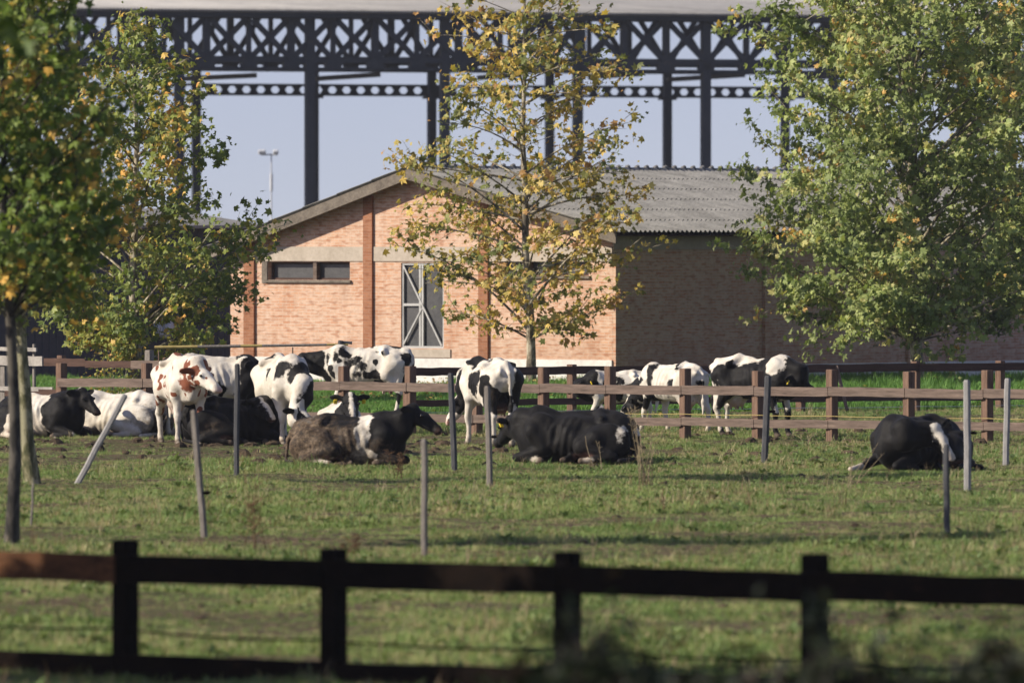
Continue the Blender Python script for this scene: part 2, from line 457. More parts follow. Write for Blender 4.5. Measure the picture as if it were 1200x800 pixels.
def scatter(name, pts, rot, scl, idx, col):
    me = bpy.data.meshes.new(name)
    me.vertices.add(len(pts)); me.vertices.foreach_set('co', np.asarray(pts, np.float32).ravel())
    for nm, ty, arr, key in (('rot','FLOAT_VECTOR',rot,'vector'), ('scl','FLOAT',scl,'value'), ('pick','INT',idx,'value')):
        a = me.attributes.new(nm, ty, 'POINT'); a.data.foreach_set(key, np.ascontiguousarray(arr).ravel())
    o = bpy.data.objects.new(name, me); C.objects.link(o)
    ng = bpy.data.node_groups.new(name, 'GeometryNodeTree')
    ng.interface.new_socket('Geometry', in_out='INPUT', socket_type='NodeSocketGeometry')
    ng.interface.new_socket('Geometry', in_out='OUTPUT', socket_type='NodeSocketGeometry')
    N = ng.nodes; gi = N.new('NodeGroupInput'); go = N.new('NodeGroupOutput')
    ci = N.new('GeometryNodeCollectionInfo'); ci.inputs['Collection'].default_value = col
    ci.inputs['Separate Children'].default_value = True; ci.inputs['Reset Children'].default_value = True
    ip = N.new('GeometryNodeInstanceOnPoints'); ip.inputs['Pick Instance'].default_value = True
    def na(n, ty):
        x = N.new('GeometryNodeInputNamedAttribute'); x.data_type = ty; x.inputs['Name'].default_value = n
        return [s for s in x.outputs if s.enabled and s.name == 'Attribute'][0]
    er = N.new('FunctionNodeEulerToRotation')
    L = ng.links.new
    L(gi.outputs[0], ip.inputs['Points']); L(ci.outputs[0], ip.inputs['Instance'])
    L(na('pick','INT'), ip.inputs['Instance Index']); L(na('rot','FLOAT_VECTOR'), er.inputs[0]); L(er.outputs[0], ip.inputs['Rotation'])
    L(na('scl','FLOAT'), ip.inputs['Scale']); L(ip.outputs[0], go.inputs[0])
    md = o.modifiers.new('scatter', 'NODES'); md.node_group = ng
    return o

def field_pts(y0, y1, dens, seed, pad=1.2, extra=0.0):
    r = np.random.default_rng(seed)
    n = int(dens*(y1-y0)*2*(620*y1/F+pad))
    y = r.uniform(y0, y1, n); x = r.uniform(-1, 1, n)*(620*y1/F+pad)
    k = np.abs(x) < 620*y/F + pad
    return x[k], y[k], r

def back_fence_d(x): return 186.1 + (x+1.86)*8.0/12.4
def dirt(x, y):
    """how bare and trodden the soil is: strong round the resting herd"""
    P = np.stack([x, y, 0*x], 1)
    a = np.exp(-((y-157)/6)**2)*np.clip((4.0-x)/6, 0, 1)*0.95
    a += np.exp(-((y-164)/4)**2)*0.45
    return np.clip(a + (fbm(P, 0.35, 21, 3)-0.545)*2.0 + (fbm(P, 1.6, 23, 2)-0.6)*1.6, 0, 1)

# short grazed pasture
x, y, r = field_pts(62, 192, 150, 5, 4.5)
P2 = np.stack([x, y, 0*x], 1)
dd = dirt(x, y); cl = fbm(P2, 0.5, 31, 3)
keep = r.random(len(x)) < np.clip(1.15 - dd*1.25, 0.05, 1)*np.clip(0.45+1.5*(cl-0.3), 0.4, 1)
keep &= y < back_fence_d(x) + 1
x, y, dd, cl = x[keep], y[keep], dd[keep], cl[keep]
n = len(x)
scl = (0.42 + 1.25*np.clip((cl-0.38)*2.6, 0, 1))*r.uniform(0.55, 1.35, n)*(1-0.5*dd)
idx = r.choice(10, n, p=[.235,.205,.225,.125,.055,.03,.03,.015,.055,.025])
rot = np.stack([r.normal(0,.12,n), r.normal(0,.12,n), r.uniform(0,6.283,n)], 1)
tc = tuft_collection('grass_tuft', [(tuft_mesh('g0',16,0.046,.10,.006,1), M['grass']), (tuft_mesh('g1',14,0.056,.09,.006,2), M['grass']),
     (tuft_mesh('g2',18,0.037,.13,.006,3,.8), M['grass']), (tuft_mesh('g3',12,0.068,.06,.006,4), M['grass']),
     (rosette_mesh('g4',9,.06,.026,5), M['weed']), (rosette_mesh('g5',12,.085,.034,6), M['weed']),
     (tuft_mesh('g6',10,0.124,.06,.005,7,.7), M['grass']), (rosette_mesh('g7',14,.12,.04,8), M['weed']),
     (tuft_mesh('g8',7,.055,.10,.007,9,1.4), M['dead']), (tuft_mesh('g9',4,.16,.07,.004,10,.9), M['dead'])])
tag(scatter('grass', np.stack([x, y, ground_z(x, y)], 1), rot, scl, idx, tc), 'short grazed pasture grass and weeds', 'grass', kind='stuff')

# lush uncut grass between the rear fence and the brick barn
x, y, r = field_pts(168, 236, 26, 6, 4.0)
keep = (y > back_fence_d(x) + 0.3)
x, y = x[keep], y[keep]; n = len(x)
cl = fbm(np.stack([x, y, 0*x], 1), 0.7, 41, 3)
scl = (0.6+1.4*np.clip((cl-.35)*2,0,1))*r.uniform(.6,1.3,n)*np.where(x < -1.5, 0.55, 1.0)
rot = np.stack([r.normal(0,.12,n), r.normal(0,.12,n), r.uniform(0,6.283,n)], 1)
tc2 = tuft_collection('lush_tuft', [(tuft_mesh('l0',18,.17,.12,.010,11,.6), M['grass_lush']), (tuft_mesh('l1',16,.21,.10,.010,12,.6), M['grass_lush']),
     (tuft_mesh('l2',18,.13,.14,.010,13,.8), M['grass_lush']), (rosette_mesh('l3',12,.18,.07,14), M['grass_lush'])])
tag(scatter('tall_grass', np.stack([x, y, ground_z(x, y)], 1), rot, scl, r.integers(0,4,n), tc2), 'lush uncut green grass in front of the brick barn', 'grass', kind='stuff')

# ------------------------------------------------------------------ trees
def leaf_template():
    ang = [90, 62, 38, 12, -18, -60, -90, -120, -162, 168, 142, 118]
    rad = [1.0, .50, .86, .45, .62, .36, .22, .36, .62, .45, .86, .50]
    pts = [(0.0, 0.0, 0.0)]
    for a, r_ in zip(ang, rad):
        x_, y_ = math.cos(math.radians(a))*r_, math.sin(math.radians(a))*r_
        pts.append((x_, y_, -0.28*abs(x_) - 0.12*max(y_, 0)**2 + (0.05 if r_ < .55 else 0)))
    tris = [(0, i+1, (i+1) % 12 + 1) for i in range(12)]
    return np.array(pts)*0.5, np.array(tris)
LV, LF = leaf_template()

def leaves_mesh(name, pos, nrm, size, cols, r):
    n = len(pos)
    nrm = nrm/np.linalg.norm(nrm, axis=1, keepdims=True)
    a = r.normal(size=(n, 3)); a -= nrm*np.sum(a*nrm, 1, keepdims=True)
    a[:, 2] -= 0.5
    a -= nrm*np.sum(a*nrm, 1, keepdims=True); a /= np.linalg.norm(a, axis=1, keepdims=True)+1e-9
    b = np.cross(a, nrm)
    curl = r.uniform(0.3, 1.8, n)
    V = pos[:,None,:] + size[:,None,None]*(LV[None,:,0,None]*b[:,None,:] + LV[None,:,1,None]*a[:,None,:] + (LV[None,:,2]*curl[:,None])[:,:,None]*nrm[:,None,:])
    Fc = (LF[None] + (np.arange(n)*len(LV))[:,None,None]).reshape(-1, 3)
    me = np_mesh(name, V.reshape(-1, 3), Fc)
    at = me.attributes.new('leaf_color', 'FLOAT_COLOR', 'POINT')
    cc = np.ones((n, len(LV), 4), np.float32); cc[:,:,:3] = cols[:,None,:]
    at.data.foreach_set('color', cc.ravel())
    return me

def tubes_np(paths):
    """paths: list of (points (k,3), radii (k,), sides)"""
    Vs = []; Fs = []; off = 0
    for P, R, m in paths:
        P = np.asarray(P, float); k = len(P)
        T = np.gradient(P, axis=0); T /= np.linalg.norm(T, axis=1, keepdims=True)+1e-9
        ref = np.array([.31,.87,.4]); S = np.cross(T, ref); S /= np.linalg.norm(S, axis=1, keepdims=True)+1e-9
        U = np.cross(S, T); a = 2*np.pi*np.arange(m)/m
        V = P[:,None,:] + np.asarray(R)[:,None,None]*(np.cos(a)[None,:,None]*S[:,None,:] + np.sin(a)[None,:,None]*U[:,None,:])
        Vs.append(V.reshape(-1,3))
        i = np.arange(k*m).reshape(k, m); j = np.roll(i, -1, 1)
        Fs.append(np.stack([i[:-1], j[:-1], j[1:], i[1:]], -1).reshape(-1, 4) + off); off += k*m
    return np.concatenate(Vs), np.concatenate(Fs)

def make_tree(label, base, H, profile, nprim, nleaf, size, palette, trunk_r, seed, bark, zmin=1.0, el=(25, 55),
              lean=(0,0), cat='tree', group=None, name='plane_tree', spread=0.13, bias=None, second=(5,9), ragged=(.62,1.08), twig=1.0):
    r = np.random.default_rng(seed)
    root = empty(name, base)
    tag(root, label, cat, group)
    k = 14
    tz = np.linspace(0, H, k)
    wob = np.cumsum(r.normal(0, 0.035, (k, 2)), 0); wob -= wob[0]
    trunk = np.stack([lean[0]*tz + wob[:,0], lean[1]*tz + wob[:,1], tz - 0.05*(tz == 0)], 1)
    tr = trunk_r*(1 - (tz/H)**1.1)*0.92 + 0.012; tr[0] *= 1.25
    paths = [(trunk, tr, 9)]
    pz = np.array([p[0] for p in profile]); pr = np.array([p[1] for p in profile])
    lp = []; tw = []
    for i in range(nprim):
        u = (i + r.random())/nprim
        zt = zmin + (H*0.99 - zmin)*u
        az = i*2.39996 + r.normal(0, 0.35)
        rad = np.interp(zt, pz, pr)*r.uniform(*ragged)
        if bias: rad *= 1 + bias[0]*math.cos(az - bias[1])
        e = math.radians(r.uniform(*el))
        z0 = max(min(zmin*.85, zt), zt - rad*math.tan(e)); z0 = min(z0, zt)
        tb = np.array([np.interp(z0, tz, trunk[:,0]), np.interp(z0, tz, trunk[:,1]), z0])
        c0 = np.array([np.interp(zt, tz, trunk[:,0]), np.interp(zt, tz, trunk[:,1]), zt])
        tip = c0 + np.array([math.cos(az)*rad, math.sin(az)*rad, 0])
        m = 8; s = np.linspace(0, 1, m)[:,None]
        mid = tb*0.5 + tip*0.5 + np.array([0, 0, 0.10*rad]) + r.normal(0, 0.05*rad, 3)
        P = (1-s)**2*tb + 2*s*(1-s)*mid + s**2*tip
        r0 = min(np.interp(z0, tz, tr)*0.5, 0.009+0.0085*rad)
        paths.append((P, np.linspace(r0, 0.006, m), 5))
        ns = int(r.integers(*second)*(0.4+0.25*rad))+2
        for j in range(ns):
            t0 = r.uniform(0.22, 1.0); q0 = P[0]*0
            q0 = np.array([np.interp(t0, s[:,0], P[:,c]) for c in range(3)])
            dirv = (tip-tb)/(np.linalg.norm(tip-tb)+1e-6)
            d = dirv*r.uniform(0.3,1.0) + r.normal(0, 0.65, 3)*np.array([1,1,0.6]); d /= np.linalg.norm(d)
            ln = (0.22+0.28*rad*(1.15-t0*0.6))*r.uniform(0.6,1.25)*twig
            sg = np.linspace(0,1,5)[:,None]
            Q = q0 + d*ln*sg + np.array([0,0,-0.10*ln])*sg**2 + np.array([0,0,0.12*ln])*sg
            paths.append((Q, np.linspace(min(r0*0.6,0.009), 0.003, 5), 4))
            tw.append((Q, ln))
        tw.append((P[4:], rad*0.5))
    V, Fc = tubes_np(paths)
    link_mesh('trunk', np_mesh('trunk', V, Fc, True), bark, root)
    # leaves in sprays along the twigs
    w = np.array([l for _, l in tw]); w = w/w.sum()
    cnt = r.multinomial(nleaf, w)
    pos = []; out = []
    for (Q, ln), c in zip(tw, cnt):
        if c == 0: continue
        u = np.sqrt(r.random(c))*(len(Q)-1); i0 = np.minimum(u.astype(int), len(Q)-2); f = (u-i0)[:,None]
        p = Q[i0]*(1-f) + Q[i0+1]*f + r.normal(0, spread, (c,3))*np.array([1,1,0.75])
        pos.append(p)
    pos = np.concatenate(pos)
    outw = pos*np.array([1,1,0]) + 1e-6; outw /= np.linalg.norm(outw, axis=1, keepdims=True)
    nrm = np.array([-.42,-.22,0.42]) + outw*0.3 + r.normal(0, 0.62, pos.shape)
    sz = size*(0.45+0.95*r.random(len(pos))**1.4)*1.05
    pal = np.array([p[:3] for p in palette]); pw = np.array([p[3] for p in palette]); pw = pw/pw.sum()
    cn = vnoise(pos, 1.1, seed+50)          # whole sprays turn colour together
    rk = np.clip(cn*0.75 + r.random(len(pos))*0.55 - 0.15, 0, 0.999)
    o = np.argsort(np.argsort(rk))/len(rk)
    ci = np.searchsorted(np.cumsum(pw), o, side='right').clip(0, len(pal)-1)
    cols = pal[ci]*r.uniform(0.75, 1.25, (len(pos), 1))
    link_mesh('crown', leaves_mesh('crown', pos, nrm, sz, cols, r), M['leaf'], root)
    return root

YEL = [(0.162, 0.19, 0.054, 1.7), (0.247, 0.253, 0.07, 2.0), (0.421, 0.341, 0.086, 2.4), (0.569, 0.405, 0.093, 2.0), (0.421, 0.241, 0.086, 0.8), (0.642, 0.507, 0.171, 0.8)]
GRN = [(0.156, 0.207, 0.061, 1.6), (0.236, 0.295, 0.095, 3.0), (0.346, 0.393, 0.141, 2.8), (0.456, 0.431, 0.16, 1.0), (0.619, 0.383, 0.112, 0.22)]
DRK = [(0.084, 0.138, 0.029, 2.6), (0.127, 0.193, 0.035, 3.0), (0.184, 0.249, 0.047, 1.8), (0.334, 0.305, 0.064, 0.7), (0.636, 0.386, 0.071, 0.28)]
MIX = [(0.14, 0.189, 0.047, 2.4), (0.229, 0.269, 0.059, 2.6), (0.358, 0.343, 0.08, 1.7), (0.637, 0.431, 0.112, 0.75), (0.716, 0.394, 0.096, 0.3)]

make_tree('slender plane tree with thinning yellow leaves before the sunlit brick gable', gp(622, 455), 10.6,
          [(1.0,.9),(1.6,2.0),(2.5,3.1),(3.7,3.4),(5.1,3.0),(6.6,2.7),(8.1,2.3),(9.8,.7),(10.6,.2)], 78, 6700, .235, YEL, .115, 3, M['bark'], zmin=1.35, el=(4, 34), lean=(-.008,0), spread=.14)
make_tree('broad leafy green plane tree before the shaded long brick wall', gp(1076, 455), 14.0,
          [(1.0,1.5),(1.4,3.0),(2.4,3.85),(3.9,4.1),(5.5,3.95),(7.6,3.8),(9.4,3.4),(12,2.4),(14,.5)], 140, 37000, .235, GRN, .15, 8, M['bark'], zmin=1.3, el=(20, 50), lean=(-.008,0), spread=.125, second=(5,9), ragged=(.55,1.14), twig=1.25)
make_tree('green plane tree further back, cut off by the right edge of the picture', gp(1222, 449), 13.0,
          [(1.2,1.0),(2.0,2.0),(4,2.7),(7,2.8),(10,2.0),(13,.4)], 80, 15000, .235, GRN, .13, 91, M['bark'], zmin=1.8, el=(20, 50), spread=.14)
make_tree('green plane tree turning yellow by the dark shed, left of the brick gable', gp(158, 472), 8.4,
          [(.7,1.0),(1.2,2.0),(2.5,2.65),(4,2.7),(5.5,2.3),(7,1.5),(8.4,.2)], 70, 11500, .21, MIX, .13, 15, M['bark'], zmin=.9, el=(15, 45), spread=.16)
make_tree('pale barked plane tree with leaning mossy trunk near the left lying cow', gp(38, 567), 8.2,
          [(2.5,.8),(3.0,1.4),(3.9,1.6),(5.0,1.3),(6.4,1.0),(8.2,.3)], 46, 6000, .19, MIX, .105, 21, M['bark_green'], zmin=2.75, el=(25, 50), lean=(-.035,0), spread=.15)
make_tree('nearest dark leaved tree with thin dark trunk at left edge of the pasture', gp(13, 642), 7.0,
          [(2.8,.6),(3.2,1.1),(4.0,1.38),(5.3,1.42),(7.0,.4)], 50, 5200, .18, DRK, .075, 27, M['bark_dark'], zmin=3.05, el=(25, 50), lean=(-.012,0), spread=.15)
# the row of trees beside the nearest fence, out of the frame: their shade lies on that fence
for (bx, by, hh, sd_, nl_) in ((-5.9, 69.3, 8.4, 33, 17000), (-10.4, 72.6, 8.2, 34, 9000)):
    make_tree(['tall shady tree left of the nearest fence', 'second shady tree further left of the nearest fence'][sd_-33],
          (bx, by, 0), hh, [(hh*.42,1.4),(hh*.55,2.3 if sd_ == 33 else 1.5),(hh*.8,2.3 if sd_ == 33 else 1.4),(hh,.6)], 60, nl_, .30, DRK, .16, sd_, M['bark_dark'], zmin=hh*.43, el=(20,45), spread=.25, group='trees shading the nearest fence')

# suckers and brambles at the foot of the left tree, hedge bushes at the near edge
HDG = [(0.008,0.015,0.004,3), (0.016,0.026,0.006,2), (0.022,0.014,0.006,.4)]  # hedge leaf colours darkened almost to black to stand for shade
def bush(label, base, w, h, n, size, pal, seed, name='shrub', cat='shrub', group=None):
    r = np.random.default_rng(seed)
    root = empty(name, base); tag(root, label, cat, group)
    paths = []; pos = []
    m = max(10, int(n/45))
    for i in range(m):
        az = r.uniform(0, 6.283); rr = w*math.sqrt(r.random()); top = h*(1-(0.25 if name == 'hedge_bush' else 0.55)*(rr/w)**2)*r.uniform(.8 if name == 'hedge_bush' else .55,1.05)
        b = np.array([math.cos(az)*rr*.35, math.sin(az)*rr*.35, -.03]); tp = np.array([math.cos(az)*rr, math.sin(az)*rr, top])
        s = np.linspace(0,1,6)[:,None]; P = b*(1-s)+tp*s + np.array([0,0,.15*h])*s*(1-s) + r.normal(0,.02,(6,3))*s
        paths.append((P, np.linspace(.012,.004,6), 4))
        c = n//m; u = r.uniform(.45 if name == 'hedge_bush' else .15,1,c)
        pos.append(b*(1-u[:,None])+tp*u[:,None] + r.normal(0,.09+.05*w,(c,3)))
    V, Fc = tubes_np(paths)
    link_mesh('stem', np_mesh('stem', V, Fc, True), M['bark_dark'] if name == 'hedge_bush' else M['bark'], root)
    pos = np.concatenate(pos); pos[:,2] = np.abs(pos[:,2])
    pa = np.array([p[:3] for p in pal]); pw = np.array([p[3] for p in pal]); pw /= pw.sum()
    cols = pa[r.choice(len(pa), len(pos), p=pw)]*r.uniform(.75,1.25,(len(pos),1))
    nrm = np.array([0,0,.7]) + r.normal(0,.6,pos.shape)
    link_mesh('foliage', leaves_mesh('foliage', pos, nrm, size*r.uniform(.55,1.2,len(pos)), cols, r), M['leaf'], root)
    return root
bush('tangled yellow green sucker shoots at foot of the left tree', gp(132, 474), .62, 1.35, 700, .10, MIX, 61)
bush('low leafy shoots beside the brown rail post at left', gp(168, 474), .4, .75, 260, .10, MIX, 62)
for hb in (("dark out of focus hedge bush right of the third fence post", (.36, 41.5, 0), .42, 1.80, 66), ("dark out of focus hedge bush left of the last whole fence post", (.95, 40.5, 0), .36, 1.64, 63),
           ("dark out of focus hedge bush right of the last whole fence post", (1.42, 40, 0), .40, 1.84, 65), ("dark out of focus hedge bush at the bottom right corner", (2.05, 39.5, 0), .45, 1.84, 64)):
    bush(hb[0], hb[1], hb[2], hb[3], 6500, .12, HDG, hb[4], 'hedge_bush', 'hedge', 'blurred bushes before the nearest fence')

# fallen yellow leaves under the yellow tree
r = np.random.default_rng(70)
n = 900
c0 = gp(640, 458)
pos = np.stack([c0.x + r.normal(0, 2.6, n), c0.y + r.normal(-6, 9, n), np.zeros(n)], 1)
pos[:,2] = ground_z(pos[:,0], pos[:,1]) + r.uniform(.05, .26, n)
pa = np.array([p[:3] for p in YEL[2:]])
o = link_mesh('fallen_leaves', leaves_mesh('fallen_leaves', pos, np.array([0,0,1.0])+r.normal(0,.5,pos.shape), .15*r.uniform(.6,1.2,n), pa[r.integers(0,len(pa),n)], r), M['leaf'])
tag(o, 'yellow fallen leaves caught in the grass under the yellow tree', 'leaves', kind='stuff')

# dung pats, clods and poached lumps of soil round the resting herd
r = np.random.default_rng(88)
Vc = []; Fcq = []; off = 0
for k in range(520):
    if k < 360: yy = r.normal(158, 8); xx = r.uniform(-9, 9.5)
    else: yy = r.uniform(85, 150); xx = r.uniform(-1, 1)*yy*.056
    rad = r.uniform(.05, .16) if k < 360 else r.uniform(.025, .075); hgt = rad*r.uniform(.35, .75); z0 = float(ground_z(np.array([xx]), np.array([yy]))[0])
    m = 7; a = 2*np.pi*np.arange(m)/m + r.uniform(0, 6)
    for lv, (q_, h_) in enumerate(((1.0, -.03), (.82, .6), (.4, 1.0))):
        rr = rad*q_*r.uniform(.75, 1.25, m)
        Vc.append(np.stack([xx + np.cos(a)*rr, yy + np.sin(a)*rr, z0 + hgt*h_*r.uniform(.8, 1.15, m)], 1))
    i = off + np.arange(3*m).reshape(3, m); j = np.roll(i, -1, 1)
    Fcq.append(np.stack([i[:-1], j[:-1], j[1:], i[1:]], -1).reshape(-1, 4)); off += 3*m
    Fcq.append(np.stack([i[2,[0]*2], i[2,[1,3]], i[2,[2,4]], i[2,[3,5]]], -1))
M['clod'] = rough_mat('dark_dung_and_soil', (0.028,0.02,0.013), (0.10,0.072,0.045), 5.0, rough=0.95, c3=(0.19,0.145,0.095))
tag(link_mesh('soil_clods', np_mesh('soil_clods', np.concatenate(Vc), Fcq, False), M['clod']), 'dark dung pats and trampled clods of soil round the resting cows', 'soil', kind='stuff')
# ------------------------------------------------------------------ brick barn
BC = gp(718, 452)                      # near corner of the barn on the ground
barn = empty('brick_barn', BC, -TH)    # local x runs along the gable to the right, y runs back along the long wall
tag(barn, 'long brick barn with sunlit gable, grey corrugated roof and high windows', 'barn')
def gx(px, y=0.0):
    """local x on the gable plane (local y given) seen at photo column px"""
    k = (px-600)/F
    bx, bd = BC.x + y*ST, BC.y + y*CT
    return (k*bd - bx)/(CT + k*ST)
def gz(px, py, y=0.0):
    lx = gx(px, y); d = BC.y + y*CT - lx*ST
    return HC - (py-YH)*d/F
WL = gx(270); LB = 25.0
EAVE_R, APEX = gz(720,275,-.45)+.09, gz(477,199,-.45)+.06
AX = gx(477, -.45)
SLR = (APEX-EAVE_R)/(0.42-AX); SLL = (APEX-gz(297,268,-.45))/(AX-gx(297,-.45))

class WallMB:
    """quads with metric uv"""
    def __init__(self): self.v=[]; self.f=[]; self.u=[]
    def quad(self, pts, uvs):
        n=len(self.v); self.v += [tuple(p) for p in pts]; self.f.append(tuple(range(n, n+len(pts)))); self.u += uvs
    def build(self, name, mat, parent):
        me = bpy.data.meshes.new(name); me.from_pydata(self.v, [], self.f)
        uv = me.uv_layers.new(name='UVMap'); uv.data.foreach_set('uv', [c for p in self.u for c in p]); me.update()
        return link_mesh(name, me, mat, parent)
    def wallbox(self, x0, x1, y0, y1, z0, z1):
        def q(P, ax): self.quad(P, [((p[0] if ax == 0 else p[1]), p[2]) for p in P])
        q([(x0,y0,z0),(x1,y0,z0),(x1,y0,z1),(x0,y0,z1)],0); q([(x1,y1,z0),(x0,y1,z0),(x0,y1,z1),(x1,y1,z1)],0)
        q([(x1,y0,z0),(x1,y1,z0),(x1,y1,z1),(x1,y0,z1)],1); q([(x0,y1,z0),(x0,y0,z0),(x0,y0,z1),(x0,y1,z1)],1)
        self.quad([(x0,y0,z1),(x1,y0,z1),(x1,y1,z1),(x0,y1,z1)], [(x0,y0),(x1,y0),(x1,y1),(x0,y1)])

def roof_under(x):       # underside of the roof over the gable
    return (APEX - SLR*(x-AX) if x > AX else APEX - SLL*(AX-x)) - 0.30
# openings of the gable: (x0, x1, z0, z1)
WINL = (gx(314), gx(410), gz(360,328), gz(360,307))
WINR = (gx(585), gx(690), gz(640,323), gz(640,303))
DOOR = (gx(470), gx(520), gz(495,408), gz(495,308))
BAND = (gz(400,306), gz(400,289))
w = WallMB()
def gable_grid():
    xsb = sorted({WL, 0.0, AX, *WINL[:2], *WINR[:2], *DOOR[:2]})
    for a, b in zip(xsb[:-1], xsb[1:]):
        m = (a+b)/2; holes = [o for o in (WINL, WINR, DOOR) if o[0] < m < o[1]]
        z = 0.0
        for o in sorted(holes, key=lambda o: o[2]):
            w.quad([(a,0,z),(b,0,z),(b,0,o[2]),(a,0,o[2])], [(a,z),(b,z),(b,o[2]),(a,o[2])]); z = o[3]
        za, zb = roof_under(a)+.12, roof_under(b)+.12
        w.quad([(a,0,z),(b,0,z),(b,0,zb),(a,0,za)], [(a,z),(b,z),(b,zb),(a,za)])
    for o in (WINL, WINR, DOOR):     # reveals
        x0,x1,z0,z1 = o; dpt = .28
        w.quad([(x0,0,z0),(x0,dpt,z0),(x0,dpt,z1),(x0,0,z1)], [(0,z0),(dpt,z0),(dpt,z1),(0,z1)])
        w.quad([(x1,dpt,z0),(x1,0,z0),(x1,0,z1),(x1,dpt,z1)], [(0,z0),(dpt,z0),(dpt,z1),(0,z1)])
        w.quad([(x0,0,z0),(x1,0,z0),(x1,dpt,z0),(x0,dpt,z0)], [(x0,0),(x1,0),(x1,dpt),(x0,dpt)])
        w.quad([(x0,dpt,z1),(x1,dpt,z1),(x1,0,z1),(x0,0,z1)], [(x0,0),(x1,0),(x1,dpt),(x0,dpt)])
gable_grid()
w.build('gable_wall', M['brick'], barn)
w = WallMB()
w.quad([(0,0,0),(0,LB,0),(0,LB,EAVE_R),(0,0,EAVE_R)], [(0,0),(LB,0),(LB,EAVE_R),(0,EAVE_R)])
w.quad([(WL,LB,0),(WL,0,0),(WL,0,1.3),(WL,LB,1.3)], [(0,0),(LB,0),(LB,1.3),(0,1.3)])
hl = roof_under(WL)
w.quad([(WL,LB,1.3),(WL,0,1.3),(WL,0,hl+.05),(WL,LB,hl+.05)], [(0,0),(LB,0),(LB,hl),(0,hl)])
w.quad([(0,LB,0),(WL,LB,0),(WL,LB,hl),(AX,LB,roof_under(AX)),(0,LB,EAVE_R)], [(0,0),(WL,0),(WL,hl),(AX,4),(0,3)])
w.build('long_wall', M['brick_side'], barn)
m = MB()
for px0, px1 in ((285.5,297.5),(425.5,436),(560.5,571.5)):
    w = WallMB(); a, b = gx(px0,-.06), gx(px1,-.06)
    w.wallbox(a, b, -.07, -.002, 0, roof_under((a+b)/2)+.08)
    w.build('pilaster', M['brick_red'], barn)
for yy in (0.0, 6.2, 12.4, 18.6):
    w = WallMB(); w.wallbox(.003, .09, yy+.0 if yy else .002, yy+.5, 0, BAND[0]-.004)
    w.build('side_pier', M['brick_side'], barn)
# concrete tie beam: butted between the pilasters
pil = [(gx(285.5,-.06), gx(297.5,-.06)), (gx(425.5,-.06), gx(436,-.06)), (gx(560.5,-.06), gx(571.5,-.06))]
xs_ = [WL] + [v for p in pil for v in p] + [0.0]
for a, b in zip(xs_[0::2], xs_[1::2]):
    m.box(((a+b)/2, -.012, sum(BAND)/2), ((b-a)/2-.002, .018, (BAND[1]-BAND[0])/2))
m.build('tie_beam', M['concrete'], barn)
m = MB(); m.box((.022, LB/2, EAVE_R-.24), (.02, LB/2-.002, .21)); m.build('wall_plate', M['concrete'], barn)
m = MB()
for a, b in zip(xs_[0::2], xs_[1::2]): m.box(((a+b)/2, -.02, .31), ((b-a)/2-.002, .025, .31))
m.build('plinth', M['plinth'], barn)
m = MB(); m.box((.028, LB/2+.5, .22), (.02, LB/2-.6, .22)); m.build('plinth', M['plinth'], barn)
# high windows
for o, mull in ((WINL, [gx(368)]), (WINR, [gx(618), gx(645)])):
    x0,x1,z0,z1 = o
    f = MB()
    for zz in (z0+.025, z1-.025): f.box(((x0+x1)/2, .17, zz), ((x1-x0)/2-.004, .03, .022))
    for xx in (x0+.025, x1-.025): f.box((xx, .17, (z0+z1)/2), (.021, .03, (z1-z0)/2-.05))
    wo = f.build('window', M['rail_dark'], barn)
    f = MB(); f.box(((x0+x1)/2, .2, (z0+z1)/2), ((x1-x0)/2-.05, .006, (z1-z0)/2-.05)); f.build('pane', M['dark'], wo)
    for mx_ in mull:
        f = MB(); f.box((mx_, .10, (z0+z1)/2), (.055, .07, (z1-z0)/2-.003)); f.build('mullion', M['rail'] , wo)
    f = MB(); f.box(((x0+x1)/2, -.02, z0-.035), ((x1-x0)/2+.05, .05, .03)); f.build('sill', M['concrete_old'], wo)
f = MB(); f.box((WINL[0]-.09, -.013, (WINL[2]+WINL[3])/2-.02), (.085, .016, (WINL[3]-WINL[2])/2+.06)); f.build('window_jamb', M['concrete_old'], barn)
# braced sheet door with two leaves
x0,x1,z0,z1 = DOOR
f = MB(); f.box(((x0+x1)/2, .12, (z0+z1)/2), ((x1-x0)/2-.004, .02, (z1-z0)/2-.004))
door = f.build('barn_door', M['dark'], barn)
f = MB(); t_ = .027
for xx in (x0+t_, x1-t_, (x0+x1)/2-.1, (x0+x1)/2-.02): f.box((xx, .06, (z0+z1)/2), (t_, .03, (z1-z0)/2-.005))
for zz in (z0+t_, z1-t_): f.box(((x0+x1)/2, .058, zz), ((x1-x0)/2-2*t_, .027, t_))
f.build('door_frame', M['frame'], door)
f = MB(); xm = (x0+x1)/2-.06
f.box(((x0+xm)/2, .055, (z0+z1)/2+.02), ((xm-x0)/2-.03, .024, .03))
f.bar((x0+.06,.035,z1-.08), (x1-.08,.035,z0+.06), .04, .043)
f.bar((x0+.06,.032,z0+.1), (xm+.02,.032,(z0+z1)/2-.08), .04, .04)
f.build('door_brace', M['frame'], door)
f = MB(); f.box(((x0+x1)/2+.1, -.015, z0-.12), ((x1-x0)/2+.12, .02, .10)); f.build('door_sill', M['concrete'], barn)
